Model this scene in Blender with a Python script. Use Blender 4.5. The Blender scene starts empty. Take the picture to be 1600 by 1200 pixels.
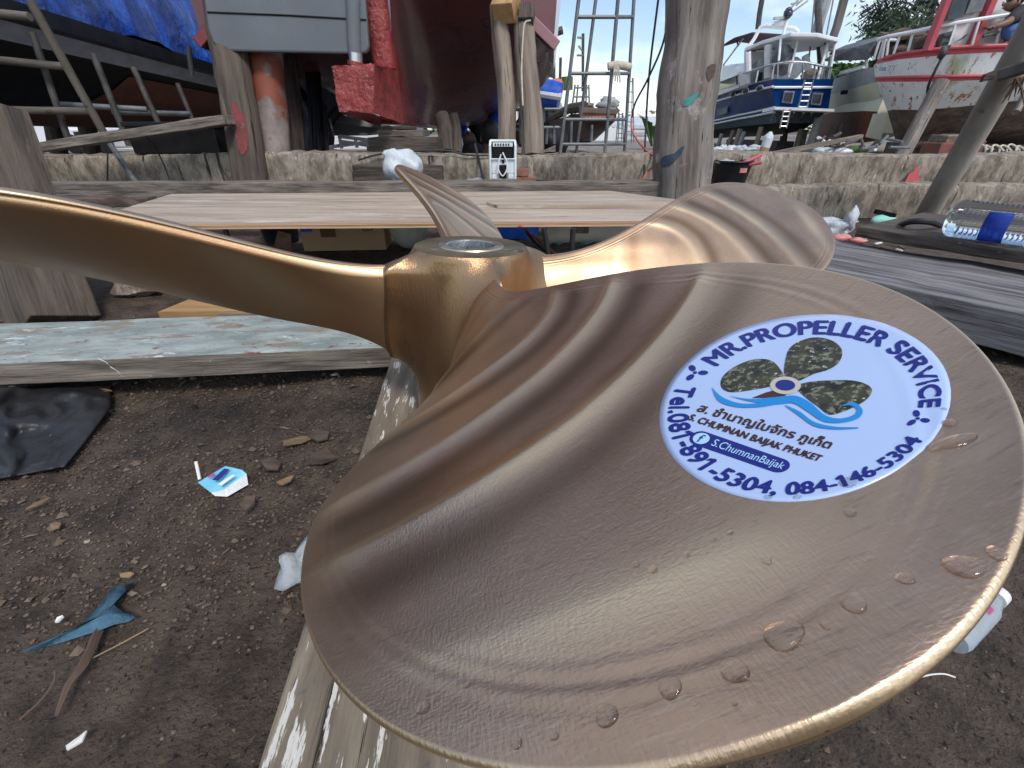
import bpy, math, random
import numpy as np
from mathutils import noise as mnoise
from mathutils import Vector, Matrix, Quaternion
from mathutils.bvhtree import BVHTree

# ------------------------------------------------------------------ camera, sky, sun, exposure
rnd = random.Random(7)
C = bpy.context.scene.collection
SC = bpy.context.scene
H = 0.56                                   # eye height above the ground
F, CP, SP = 679.575, 0.8634572936595887, 0.5044219483984206
cam = bpy.data.cameras.new('camera'); camo = bpy.data.objects.new('camera', cam); C.objects.link(camo)
cam.sensor_width = 36; cam.lens = 36*F/1600; cam.clip_start = .005; cam.clip_end = 3000
camo.location = (0, 0, H); camo.rotation_euler = (math.radians(90-30.293), 0, 0)
SC.camera = camo
SC.view_settings.view_transform = 'Standard'; SC.view_settings.look = 'None'
SC.view_settings.exposure = 0.62; SC.view_settings.gamma = 1
SUN_EL, SUN_AZ = 52, 150                    # degrees; azimuth clockwise from the view direction (+Y)
w = bpy.data.worlds.new('World'); SC.world = w; w.use_nodes = True
nt = w.node_tree; N = nt.nodes; L = nt.links
bg = N['Background']; bg.inputs['Strength'].default_value = .12
sky = N.new('ShaderNodeTexSky'); sky.sky_type = 'NISHITA'; sky.sun_disc = False
sky.sun_elevation = math.radians(SUN_EL); sky.sun_rotation = math.radians(SUN_AZ)
tcn = N.new('ShaderNodeTexCoord'); mp = N.new('ShaderNodeMapping'); mp.inputs['Scale'].default_value = (1, 1, 2.6)
mp.inputs['Location'].default_value = (.35, .2, .1)
no = N.new('ShaderNodeTexNoise'); no.inputs['Scale'].default_value = 2.3; no.inputs['Detail'].default_value = 7; no.inputs['Roughness'].default_value = .55
rp = N.new('ShaderNodeValToRGB'); rp.color_ramp.elements[0].position = .475; rp.color_ramp.elements[1].position = .68
mx = N.new('ShaderNodeMix'); mx.data_type = 'RGBA'; mx.inputs['B'].default_value = (7.6, 7.9, 8.4, 1)
L.new(tcn.outputs['Generated'], mp.inputs['Vector']); L.new(mp.outputs[0], no.inputs['Vector']); L.new(no.outputs['Fac'], rp.inputs[0])
L.new(rp.outputs[0], mx.inputs['Factor']); L.new(sky.outputs[0], mx.inputs['A']); L.new(mx.outputs['Result'], bg.inputs['Color'])
sl = bpy.data.lights.new('sun', 'SUN'); sl.energy = 1.5; sl.angle = math.radians(14); sl.color = (1, .96, .9)
so = bpy.data.objects.new('sun', sl); C.objects.link(so)
a, e = math.radians(SUN_AZ), math.radians(SUN_EL)
so.rotation_euler = Vector((math.sin(a)*math.cos(e), math.cos(a)*math.cos(e), math.sin(e))).to_track_quat('Z', 'Y').to_euler()

# ------------------------------------------------------------------ helpers
def ray(x, y):
    u, v = (x-800)/F, (600-y)/F
    return Vector((u, CP+SP*v, -SP+CP*v))
def pt(x, y, Y):                            # a point of the place seen along this direction, Y metres ahead
    d = ray(x, y); return d*(Y/d.y)+Vector((0, 0, H))
def gz(x, y, z=0.):                         # the same, at height z
    d = ray(x, y); return d*((z-H)/d.z)+Vector((0, 0, H))
V = Vector
Z = V((0, 0, 1))
class MB:
    def __init__(s): s.v = []; s.f = []; s.t = []
    def add(s, v, f, t=None):
        n = len(s.v); s.v += [V(p) for p in v]; s.f += [tuple(i+n for i in q) for q in f]
        s.t += [V(p) for p in (t if t is not None else v)]
        return s
    def beam(s, p0, p1, w, h, up=Z, n=1, jit=0., taper=1.):
        p0, p1 = V(p0), V(p1); x = (p1-p0); l = x.length; x.normalize()
        y = V(up).cross(x).normalized(); z = x.cross(y)
        o = V((rnd.random()*9, rnd.random()*9, rnd.random()*9)); vs = []; ts = []; fs = []
        for i in range(n+1):
            u = i/n; k = 1+(taper-1)*u
            for sy, sz in ((-1, -1), (1, -1), (1, 1), (-1, 1)):
                q = V((l*u, sy*w/2*k, sz*h/2*k))+V((0, rnd.uniform(-1, 1)*jit, rnd.uniform(-1, 1)*jit))
                vs.append(p0+x*q.x+y*q.y+z*q.z); ts.append(q+o)
        for i in range(n):
            for j in range(4): fs.append((4*i+j, 4*i+(j+1) % 4, 4*i+4+(j+1) % 4, 4*i+4+j))
        fs += [(3, 2, 1, 0), (4*n, 4*n+1, 4*n+2, 4*n+3)]
        return s.add(vs, fs, ts)
    def box(s, c, size, ax=V((1, 0, 0)), up=Z):
        c = V(c); ax = V(ax).normalized()
        return s.beam(c-ax*size[0]/2, c+ax*size[0]/2, size[1], size[2], up)
    def tube(s, pts, r, n=10, jit=0., sub=1, cap=True):
        pts = [V(p) for p in pts]
        rs = list(r) if isinstance(r, (list, tuple)) else [r]*len(pts)
        if sub > 1:                         # Catmull-Rom
            P = [pts[0]*2-pts[1]]+pts+[pts[-1]*2-pts[-2]]; q = []; rr = []
            for i in range(len(pts)-1):
                for j in range(sub):
                    u = j/sub; a, b, c, d = P[i:i+4]
                    q.append(.5*((2*b)+(c-a)*u+(2*a-5*b+4*c-d)*u*u+(3*b-a-3*c+d)*u**3)); rr.append(rs[i]*(1-u)+rs[i+1]*u)
            q.append(pts[-1]); rr.append(rs[-1]); pts, rs = q, rr
        o = V((rnd.random()*9, rnd.random()*9, rnd.random()*9))
        vs = []; ts = []; fs = []; l = 0; ref = None; ph = [1+rnd.uniform(-1, 1)*jit for _ in range(n)]
        for i, p in enumerate(pts):
            d = (pts[min(i+1, len(pts)-1)]-pts[max(i-1, 0)]).normalized()
            if ref is None: ref = d.orthogonal().normalized() if abs(d.z) > .9 else Z.cross(d).normalized()
            ref = (ref-d*ref.dot(d)).normalized(); b = d.cross(ref)
            if i: l += (p-pts[i-1]).length
            for k in range(n):
                A = 2*math.pi*k/n; rad = rs[i]*(ph[k]+rnd.uniform(-1, 1)*jit*.4)
                q = ref*math.cos(A)*rad+b*math.sin(A)*rad
                vs.append(p+q); ts.append(V((l, math.cos(A)*rs[i], math.sin(A)*rs[i]))+o)
        m = len(pts)
        for i in range(m-1):
            for k in range(n): fs.append((i*n+k, i*n+(k+1) % n, i*n+n+(k+1) % n, i*n+n+k))
        if cap: fs += [tuple(range(n-1, -1, -1)), tuple((m-1)*n+k for k in range(n))]
        return s.add(vs, fs, ts)
    def lathe(s, prof, c, axis=Z, n=24, cap=True):
        c = V(c); d = V(axis).normalized(); a = d.orthogonal().normalized(); b = d.cross(a); vs = []; fs = []; ts = []
        for r, z in prof:
            for k in range(n):
                A = 2*math.pi*k/n; vs.append(c+d*z+(a*math.cos(A)+b*math.sin(A))*r); ts.append(V((z, r*math.cos(A), r*math.sin(A))))
        m = len(prof)
        for i in range(m-1):
            for k in range(n): fs.append((i*n+k, i*n+(k+1) % n, i*n+n+(k+1) % n, i*n+n+k))
        if cap: fs += [tuple(range(n-1, -1, -1)), tuple((m-1)*n+k for k in range(n))]
        return s.add(vs, fs, ts)
    def poly(s, p, th):
        p = [V(q) for q in p]; th = V(th); n = len(p)
        return s.add(p+[q+th for q in p], [tuple(range(n)), tuple(range(2*n-1, n-1, -1))]+[(i, i+n, (i+1) % n+n, (i+1) % n) for i in range(n)])
    def sheet(s, rows, tc=None):
        n = len(rows[0]); vs = [q for r in rows for q in r]
        return s.add(vs, [(i*n+j, i*n+j+1, i*n+n+j+1, i*n+n+j) for i in range(len(rows)-1) for j in range(n-1)], tc)
    def blob(s, c, r, n=14, amp=.15, fr=3., seed=0):
        c = V(c); vs = []; fs = []; m = n//2+1; rr = random.Random(seed); ph = [[rr.uniform(-fr, fr) for _ in range(3)]+[rr.random()*6.3] for _ in range(7)]
        for i in range(m):
            th = math.pi*i/(m-1)
            for k in range(n):
                A = 2*math.pi*k/n; d = V((math.sin(th)*math.cos(A), math.sin(th)*math.sin(A), math.cos(th)))
                q = 1+amp*sum(math.sin(d.x*f[0]+d.y*f[1]+d.z*f[2]+f[3]) for f in ph)/2.4
                vs.append(c+V((d.x*r[0]*q, d.y*r[1]*q, d.z*r[2]*q)))
        fs = [(i*n+k, i*n+n+k, i*n+n+(k+1) % n, i*n+(k+1) % n) for i in range(m-1) for k in range(n)]
        return s.add(vs, fs)
BASE = {}
def obj(name, mb, m, parent=None, smooth=False, bevel=0., solid=0., sub=0, origin=None):
    if parent is not None: o0 = BASE[parent.name]
    elif origin is not None: o0 = V(origin)
    else:
        n = len(mb.v); o0 = V((sum(p.x for p in mb.v)/n, sum(p.y for p in mb.v)/n, min(p.z for p in mb.v)))
    me = bpy.data.meshes.new(name); me.from_pydata([p-o0 for p in mb.v], [], mb.f); me.update()
    at = me.attributes.new('tc', 'FLOAT_VECTOR', 'POINT')
    at.data.foreach_set('vector', np.array([tuple(q) for q in mb.t], dtype=np.float32).ravel())
    if isinstance(m, (list, tuple)):
        for q in m: me.materials.append(q)
    else: me.materials.append(m)
    o = bpy.data.objects.new(name, me); C.objects.link(o)
    if smooth:
        me.polygons.foreach_set('use_smooth', [True]*len(me.polygons))
        if smooth != 'all': me.set_sharp_from_angle(angle=math.radians(42))
    if parent is not None: o.parent = parent
    else: o.location = o0
    BASE[o.name] = o0
    if solid:
        md = o.modifiers.new('solid', 'SOLIDIFY'); md.thickness = solid; md.offset = 0
    if sub:
        md = o.modifiers.new('sub', 'SUBSURF'); md.levels = sub; md.render_levels = sub
    if bevel:
        md = o.modifiers.new('bevel', 'BEVEL'); md.width = bevel; md.segments = 2; md.limit_method = 'ANGLE'
    return o
def tag(o, label, cat, group=None, kind=None):
    o['label'] = label; o['category'] = cat
    if group: o['group'] = group
    if kind: o['kind'] = kind
    return o
def thing(name, loc, label, cat, group=None):
    o = bpy.data.objects.new(name, None); C.objects.link(o); o.empty_display_size = .1
    o.location = loc; BASE[o.name] = V(loc)
    return tag(o, label, cat, group)
def one(name, mb, m, label, cat, group=None, kind=None, **k): return tag(obj(name, mb, m, **k), label, cat, group, kind)
def struct(name, mb, m, **k):
    o = obj(name, mb, m, **k); o['kind'] = 'structure'; return o

# ------------------------------------------------------------------ materials
def hexc(*c): return (*c, 1)
def mat(name, c1, c2=None, scale=6, stretch=(1, 1, 1), rough=.75, bump=.25, bscale=None, bstretch=None, metal=0, spots=(), detail=8, trans=0, ior=1.45, coat=0, dist=.01, lo=.35, hi=.65, rvar=.12, alpha=1, nrough=.6, spec=.5, k=1.):
    scale *= k; bscale = bscale*k if bscale else None; spots = [(q[0], q[1]*k)+tuple(q[2:]) for q in spots]
    m = bpy.data.materials.new(name); m.use_nodes = True; t = m.node_tree; n = t.nodes; l = t.links; b = n['Principled BSDF']
    at = n.new('ShaderNodeAttribute'); at.attribute_name = 'tc'
    def noise(sc, st, det=detail, rg=nrough):
        mpn = n.new('ShaderNodeMapping'); mpn.inputs['Scale'].default_value = st; l.new(at.outputs['Vector'], mpn.inputs[0])
        q = n.new('ShaderNodeTexNoise'); q.inputs['Scale'].default_value = sc; q.inputs['Detail'].default_value = det; q.inputs['Roughness'].default_value = rg
        l.new(mpn.outputs[0], q.inputs['Vector']); return q.outputs['Fac']
    base = noise(scale, stretch)
    r = n.new('ShaderNodeValToRGB'); r.color_ramp.elements[0].position = lo; r.color_ramp.elements[1].position = hi
    r.color_ramp.elements[0].color = hexc(*c1); r.color_ramp.elements[1].color = hexc(*(c2 or c1)); l.new(base, r.inputs[0])
    out = r.outputs[0]
    for sp in spots:
        col, sc, th, soft, st = (list(sp)+[(1, 1, 1)])[:5]
        f = noise(sc, st, 6, .65); mr = n.new('ShaderNodeMapRange'); mr.inputs['From Min'].default_value = th; mr.inputs['From Max'].default_value = th+soft; l.new(f, mr.inputs['Value'])
        x = n.new('ShaderNodeMix'); x.data_type = 'RGBA'; x.inputs['B'].default_value = hexc(*col); l.new(mr.outputs[0], x.inputs['Factor']); l.new(out, x.inputs['A']); out = x.outputs['Result']
    l.new(out, b.inputs['Base Color'])
    b.inputs['Metallic'].default_value = metal; b.inputs['IOR'].default_value = ior; b.inputs['Transmission Weight'].default_value = trans; b.inputs['Alpha'].default_value = alpha
    b.inputs['Coat Weight'].default_value = coat; b.inputs['Specular IOR Level'].default_value = spec
    mr = n.new('ShaderNodeMapRange'); mr.inputs['To Min'].default_value = max(0, rough-rvar); mr.inputs['To Max'].default_value = min(1, rough+rvar)
    mr.inputs['From Min'].default_value = .3; mr.inputs['From Max'].default_value = .7; l.new(base, mr.inputs['Value']); l.new(mr.outputs[0], b.inputs['Roughness'])
    if bump:
        f = noise(bscale or scale*3, bstretch or stretch, 10, .65); bu = n.new('ShaderNodeBump'); bu.inputs['Strength'].default_value = bump; bu.inputs['Distance'].default_value = dist
        l.new(f, bu.inputs['Height']); l.new(bu.outputs[0], b.inputs['Normal']); l.new(bu.outputs[0], b.inputs['Coat Normal'])
    return m
M = {}
G = (.14, 1, 1)       # grain along the first texture axis
M['soil'] = mat('soil', (.068, .049, .036), (.18, .131, .096), 9, bump=1., bscale=60, dist=.025, rough=.9, spots=[((.15, .11, .08), 40, .58, .05), ((.022, .017, .014), 70, .58, .05), ((.34, .29, .23), 80, .665, .03), ((.04, .03, .023), 3.2, .58, .15), ((.16, .13, .10), 4.5, .66, .12)], k=2)
M['yard'] = mat('yard', (.14, .125, .11), (.30, .27, .235), 2, bump=.6, bscale=20, dist=.03, rough=.9)
M['chip'] = mat('chip', (.03, .022, .017), (.17, .135, .105), 14, bump=.2, rough=.85)
M['wood'] = mat('weathered_wood', (.075, .063, .053), (.25, .215, .18), 9, (.14, 1, 1), bump=.8, bscale=26, bstretch=(.07, 1, 1), rough=.85, dist=.008, spots=[((.018, .014, .011), 22, .635, .02, (.025, 1, 1)), ((.045, .036, .03), 16, .60, .1, (.05, 1, 1)), ((.40, .38, .34), 7, .66, .1)], k=4)
M['trunk'] = mat('grey_trunk', (.095, .078, .066), (.28, .245, .215), 7, (.1, 1, 1), bump=.9, bscale=20, bstretch=(.07, 1, 1), rough=.85, dist=.012, spots=[((.018, .014, .011), 22, .635, .02, (.025, 1, 1)), ((.05, .04, .035), 10, .62, .08, (.05, 1, 1)), ((.42, .39, .36), 3.4, .6, .15)], k=2.5)
M['darkwood'] = mat('dark_timber', (.035, .028, .024), (.13, .105, .085), 8, (.1, 1, 1), bump=.9, bscale=24, bstretch=(.06, 1, 1), rough=.85, dist=.012, spots=[((.010, .008, .007), 22, .62, .02, (.025, 1, 1)), ((.24, .24, .25), 26, .66, .06, (.3, 1, 1)), ((.16, .035, .025), 5, .76, .03)], k=4)
M['greytop'] = mat('grey_timber', (.07, .065, .065), (.27, .26, .265), 9, (.1, 1, 1), bump=1., bscale=30, bstretch=(.06, 1, 1), rough=.8, dist=.01, spots=[((.018, .014, .011), 22, .635, .02, (.025, 1, 1)), ((.03, .025, .022), 12, .58, .1, (.06, 1, 1)), ((.5, .5, .52), 60, .70, .04, (.5, 1, 1))], k=3)
M['teal'] = mat('flaked_teal_paint', (.20, .235, .22), (.36, .395, .365), 7, (.35, 1, 1), bump=.6, bscale=40, bstretch=(.4, 1, 1), rough=.75, dist=.006, spots=[((.24, .205, .165), 6, .555, .05, (.3, 1, 1)), ((.23, .065, .055), 5, .625, .03, (.45, 1, 1)), ((.045, .04, .035), 22, .645, .02, (.5, 1, 1)), ((.50, .58, .56), 9, .62, .06, (.4, 1, 1)), ((.17, .15, .125), 40, .62, .05, (.3, 1, 1))], k=4)
M['plank'] = mat('scuffed_plank', (.115, .092, .066), (.27, .225, .165), 7, (.12, 1, 1), bump=.7, bscale=40, bstretch=(.08, 1, 1), rough=.8, dist=.005, spots=[((.02, .016, .012), 18, .63, .02, (.03, 1, 1)), ((.075, .075, .09), 5, .62, .08), ((.62, .60, .54), 22, .585, .025, (.14, 1, 1)), ((.17, .14, .10), 30, .60, .05, (.1, 1, 1))], k=5)
M['ply'] = mat('plywood_face', (.31, .24, .18), (.48, .40, .315), 3.5, (.12, 1, 1), bump=.2, bscale=60, bstretch=(.05, 1, 1), rough=.65, dist=.002, spots=[((.20, .145, .105), 9, .60, .06, (.10, 1, 1)), ((.56, .50, .43), 5, .58, .12, (.15, 1, 1)), ((.13, .10, .08), 20, .66, .03, (.4, 1, 1))], k=4)
M['plyedge'] = mat('plywood_edge', (.40, .21, .13), (.62, .46, .32), 3, (.05, .05, 90), bump=.1, rough=.75)
M['orangewood'] = mat('orange_board', (.30, .17, .07), (.44, .28, .13), 6, (.1, 1, 1), bump=.3, rough=.7, spots=[((.16, .09, .05), 9, .62, .1, G)], k=4)
M['rawwood'] = mat('bare_post', (.10, .078, .06), (.29, .235, .185), 7, (.08, 1, 1), bump=.7, bscale=20, bstretch=(.06, 1, 1), rough=.8, dist=.01, spots=[((.018, .014, .011), 22, .635, .02, (.025, 1, 1)), ((.07, .05, .038), 12, .63, .05, (.04, 1, 1)), ((.10, .055, .03), 5, .68, .06, (.5, 1, 1))], k=2.5)
M['redpost'] = mat('bark_brown_post', (.042, .032, .025), (.125, .097, .074), 7, (.1, 1, 1), bump=.9, bscale=22, bstretch=(.06, 1, 1), rough=.85, dist=.012, spots=[((.014, .011, .009), 22, .635, .02, (.025, 1, 1)), ((.10, .035, .03), 2, .62, .1, (.5, 1, 1)), ((.18, .145, .115), 8, .62, .08, (.1, 1, 1))], k=2.5)
M['rustpipe'] = mat('rusty_pipe', (.11, .085, .075), (.25, .21, .195), 6, bump=.4, rough=.7, spots=[((.17, .045, .022), 1.6, .535, .05), ((.06, .042, .036), 5, .60, .05), ((.20, .055, .03), 12, .63, .05)])
M['concrete'] = mat('stained_concrete', (.13, .106, .082), (.32, .275, .22), 9, (1, 1, .4), bump=.45, bscale=28, dist=.02, rough=.9, nrough=.7, lo=.40, hi=.60, spots=[((.06, .05, .045), 9, .58, .1, (1, 1, .18)), ((.50, .45, .37), 14, .60, .12, (1, 1, .3)), ((.25, .12, .065), 5, .64, .1, (1, 1, .3)), ((.035, .03, .026), 3.2, .63, .015, (2.2, 1, .22)), ((.20, .23, .17), 3, .62, .1), ((.30, .055, .04), 2.3, .765, .015)], k=2)
M['crust'] = mat('concrete_top', (.22, .20, .17), (.48, .45, .40), 12, bump=.8, bscale=50, rough=.9, spots=[((.10, .09, .08), 6, .6, .1)], k=2)
M['steel'] = mat('galvanised_pipe', (.11, .12, .125), (.20, .215, .22), 12, bump=.2, rough=.5, metal=.4, spots=[((.16, .085, .05), 7, .64, .06)])
M['darksteel'] = mat('dull_pipe', (.05, .047, .045), (.11, .10, .092), 12, bump=.2, rough=.6, metal=.3, spots=[((.15, .08, .05), 7, .64, .06)])
M['oldpole'] = mat('brown_scaffold_pole', (.055, .047, .038), (.16, .14, .115), 6, (.3, 1, 1), bump=.4, bscale=40, rough=.8, spots=[((.26, .23, .19), 9, .63, .05, (.5, 1, 1)), ((.03, .025, .02), 7, .60, .08)])
M['rustpole'] = mat('muddy_pole', (.17, .15, .125), (.33, .30, .26), 6, (.3, 1, 1), bump=.4, bscale=40, rough=.75, spots=[((.24, .11, .05), 4, .62, .08), ((.07, .06, .05), 7, .64, .08)])
M['rudder'] = mat('grey_rudder_paint', (.125, .138, .152), (.16, .174, .188), 2.5, bump=.08, bscale=30, rough=.45, spots=[((.5, .52, .54), 26, .76, .02), ((.095, .10, .11), 3, .62, .1, (1, 1, .3))])
M['redpaint'] = mat('thick_red_paint', (.20, .018, .018), (.36, .05, .045), 5, bump=1., bscale=16, dist=.03, rough=.22, coat=.5, spots=[((.46, .22, .22), 11, .64, .08)])
M['redside'] = mat('red_keel_side', (.17, .014, .016), (.24, .026, .026), 3, bump=.3, bscale=7, dist=.02, rough=.25, coat=.4)
M['maroon'] = mat('maroon_bottom', (.115, .040, .046), (.17, .058, .062), 2, bump=.12, bscale=8, dist=.02, rough=.30, coat=.3, spots=[((.13, .06, .06), 3, .62, .15)])
M['olddaub'] = mat('old_red_daub', (.10, .02, .022), (.19, .04, .042), 14, bump=.6, bscale=40, rough=.8, spots=[((.12, .09, .07), 22, .58, .06)])
M['mauve'] = mat('mauve_edge', (.27, .14, .15), (.36, .2, .21), 4, bump=.2, rough=.5)
M['tarp'] = mat('blue_tarp', (.0004, .026, .22), (.001, .105, .62), 3, (1, 1, .35), bump=1., bscale=7, bstretch=(1, 1.6, .8), dist=.07, rough=.24, rvar=.08, nrough=.5, lo=.42, hi=.58, spec=.4, coat=.35)
M['bluecloth'] = mat('blue_plastic', (.008, .05, .33), (.015, .10, .5), 5, bump=.3, rough=.4)
M['blackhull'] = mat('black_hull', (.006, .0065, .008), (.014, .015, .018), 3, bump=.2, bscale=9, rough=.5, spec=.15)
M['sheenstrip'] = mat('hull_reflection', (.26, .30, .37), (.42, .46, .54), 4, (.5, 1, 3), bump=.4, bscale=12, rough=.4)  # sky and ground reflected in the black hull, painted as a pale colour
M['brownbottom'] = mat('red_brown_bottom', (.12, .045, .033), (.23, .085, .055), 3, bump=.3, rough=.7, spots=[((.07, .03, .025), 5, .6, .1)])
M['black'] = mat('black_plastic', (.006, .006, .007), (.016, .016, .018), 5, bump=.3, bscale=9, rough=.45, spec=.25)
M['film'] = mat('black_sheeting', (.010, .010, .011), (.028, .028, .030), 5, bump=.35, bscale=16, dist=.01, rough=.38, spots=[((.09, .085, .08), 8, .64, .15)], k=2)
M['white'] = mat('white_paint', (.66, .67, .68), (.78, .78, .78), 3, bump=.05, rough=.4)
M['stainwhite'] = mat('rust_streaked_white', (.66, .69, .69), (.84, .85, .83), 1.6, bump=.3, bscale=12, rough=.6, spots=[((.38, .41, .27), 1.8, .56, .12, (1, 1, .6)), ((.40, .19, .08), 3.0, .575, .05, (2.6, 2.6, .22)), ((.20, .075, .03), 4, .635, .02, (2.2, 2.2, .35)), ((.33, .35, .36), 5, .62, .1, (1.5, 1.5, .3))])
M['mossbottom'] = mat('fouled_bottom', (.085, .06, .05), (.20, .155, .13), 5, bump=.8, bscale=20, dist=.03, rough=.9, spots=[((.30, .29, .25), 9, .62, .1), ((.04, .03, .027), 3, .57, .1)])
M['redtrim'] = mat('red_trim', (.42, .055, .075), (.55, .10, .12), 4, bump=.1, rough=.5, spots=[((.65, .55, .52), 9, .7, .05)])
M['navy'] = mat('navy_gelcoat', (.0015, .023, .095), (.0025, .035, .13), 2, bump=.02, rough=.42, spec=.07)
M['navylow'] = mat('grey_boot', (.05, .075, .10), (.09, .12, .15), 3, bump=.1, rough=.5)
M['cream'] = mat('cream_hull', (.60, .59, .43), (.72, .70, .54), 2, bump=.1, rough=.45, spots=[((.36, .34, .27), 4, .64, .1, (1, 1, .3))])
M['greyhull'] = mat('grey_topside', (.24, .25, .25), (.38, .39, .39), 3, bump=.2, rough=.6, spots=[((.15, .14, .13), 5, .62, .1)])
M['canvas'] = mat('grey_canvas', (.10, .11, .12), (.19, .2, .21), 6, bump=.5, rough=.85)
M['marooncanvas'] = mat('maroon_canvas', (.07, .035, .045), (.11, .055, .065), 6, bump=.3, rough=.85)
M['glassdark'] = mat('dark_window', (.02, .025, .03), (.05, .06, .07), 3, bump=0, rough=.08)
M['chrome'] = mat('stainless', (.55, .56, .57), (.68, .68, .69), 5, bump=0, rough=.22, metal=.9)
M['bag'] = mat('white_bag', (.42, .46, .49), (.66, .70, .73), 9, (1, 1, .5), bump=.8, bscale=14, dist=.02, rough=.32, nrough=.7)
M['mint'] = mat('mint_cloth', (.20, .50, .42), (.33, .62, .54), 6, bump=.5, rough=.7)
M['redlitter'] = mat('red_litter', (.45, .10, .10), (.65, .30, .28), 8, bump=.5, rough=.5)
M['card'] = mat('cardboard', (.40, .27, .155), (.50, .35, .21), 5, (.3, 1, 1), bump=.15, rough=.8)
M['cardprint'] = mat('box_print', (.13, .08, .045), None, 5, bump=0, rough=.8)
M['drum'] = mat('scuffed_float', (.46, .48, .45), (.62, .63, .60), 6, bump=.3, rough=.6, spots=[((.06, .06, .06), 9, .66, .03), ((.5, .04, .035), 3.5, .68, .02)])
M['cyl'] = mat('dirty_white_pipe', (.48, .50, .44), (.64, .65, .58), 5, bump=.2, rough=.5, spots=[((.28, .27, .22), 7, .62, .1)])
M['rope'] = mat('rope', (.42, .38, .30), (.58, .54, .45), 30, bump=.5, rough=.9)
M['redhose'] = mat('red_hose', (.38, .07, .06), (.50, .14, .11), 8, bump=.1, rough=.45)
M['greenhose'] = mat('green_hose', (.05, .20, .17), (.12, .32, .28), 8, bump=.1, rough=.5)
M['cable'] = mat('black_cable', (.012, .012, .013), (.03, .03, .032), 8, bump=.1, rough=.5)
M['brick'] = mat('brick', (.20, .09, .065), (.30, .15, .11), 14, bump=.6, rough=.9)
M['bark'] = mat('bark', (.045, .032, .026), (.15, .105, .08), 18, (.3, 1, 1), bump=.8, bscale=40, rough=.9)
M['tanbark'] = mat('tan_bark', (.16, .10, .055), (.30, .21, .12), 18, (.3, 1, 1), bump=.6, bscale=40, rough=.85)
M['net'] = mat('faded_blue_film', (.04, .11, .17), (.09, .20, .28), 20, bump=.5, bscale=90, rough=.6, spots=[((.06, .05, .04), 30, .58, .08), ((.30, .38, .42), 60, .66, .05)])
M['pouch'] = mat('sky_blue_pouch', (.12, .46, .66), (.22, .58, .76), 8, bump=.4, bscale=20, rough=.3)
M['pouchwhite'] = mat('white_pouch', (.60, .64, .66), (.74, .77, .79), 8, bump=.5, bscale=20, rough=.3)
M['ink'] = mat('navy_ink', (.012, .02, .20), None, 4, bump=0, rough=.4)
M['pink'] = mat('pink_print', (.42, .06, .19), None, 4, bump=0, rough=.4)
M['stick'] = mat('brown_root', (.06, .036, .027), (.15, .10, .075), 20, G, bump=.5, rough=.85)
M['straw'] = mat('straw_white', (.74, .73, .70), None, 4, bump=0, rough=.5)
M['roof'] = mat('tin_roof', (.42, .46, .50), (.56, .60, .63), 1.5, (6, 1, 1), bump=.1, rough=.5)
M['wallwhite'] = mat('whitewash', (.66, .68, .70), (.78, .79, .80), 1, bump=.1, rough=.8, spots=[((.48, .47, .45), 2, .62, .1)])
M['leaf'] = mat('foliage', (.035, .085, .02), (.10, .17, .045), 1.2, bump=0, rough=.6)
M['needle'] = mat('casuarina_foliage', (.045, .075, .045), (.12, .16, .10), .7, bump=0, rough=.7)
M['treebark'] = mat('tree_bark', (.10, .085, .075), (.2, .175, .16), 5, (.3, 1, 1), bump=.6, rough=.9)
M['skin'] = mat('skin', (.16, .085, .055), (.22, .12, .08), 5, bump=.05, rough=.5)
M['hair'] = mat('hair', (.008, .007, .007), (.018, .016, .015), 30, bump=.5, rough=.5)
M['blueshirt'] = mat('blue_shirt', (.01, .03, .22), (.02, .05, .32), 8, bump=.3, rough=.85)
M['darkshirt'] = mat('dark_shirt', (.02, .018, .02), (.05, .045, .05), 8, bump=.3, rough=.85)
M['jeans'] = mat('jeans', (.04, .10, .26), (.09, .17, .36), 10, bump=.3, rough=.85)
M['orange'] = mat('orange_float', (.55, .13, .05), (.65, .2, .08), 5, bump=.1, rough=.5)
M['greyboat'] = mat('pale_grey_hull', (.40, .43, .46), (.52, .55, .57), 2, bump=.1, rough=.5)
M['bargeplank'] = mat('barge_planks', (.06, .042, .035), (.14, .10, .085), 3, bump=.5, rough=.85)
M['faded_red'] = mat('faded_red_board', (.26, .08, .06), (.38, .15, .11), 4, bump=.3, rough=.8)
M['faded_letter'] = mat('faded_lettering', (.58, .40, .34), None, 3, bump=0, rough=.8)
M['blueletter'] = mat('faded_blue_lettering', (.16, .19, .32), (.36, .40, .5), 12, bump=0, rough=.7)
M['green_paint'] = mat('teal_daub', (.03, .22, .20), (.06, .28, .26), 8, bump=.1, rough=.6)
M['dark_paint'] = mat('dark_blue_daub', (.02, .035, .055), (.05, .07, .10), 8, bump=.1, rough=.6)
M['machine'] = mat('machine_white', (.62, .68, .68), (.74, .79, .79), 4, bump=.05, rough=.35)
M['pet'] = mat('clear_plastic', (.93, .96, .98), None, 4, bump=.0, rough=.04, rvar=.03, trans=1, ior=1.12)
M['water'] = mat('bottle_water', (.80, .88, .96), None, 4, bump=0, rough=.02, rvar=.01, trans=1, ior=1.2)
M['label_blue'] = mat('blue_label', (.03, .07, .42), (.06, .12, .55), 5, bump=0, rough=.3, trans=.55, ior=1.1)
M['drop'] = mat('water_drop', (1, 1, 1), None, 4, bump=0, rough=.0, rvar=0, trans=1, ior=1.33)
M['clearscrap'] = mat('clear_film', (.55, .62, .66), (.75, .8, .83), 9, bump=.6, bscale=25, rough=.2, trans=.55, ior=1.1)
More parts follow.
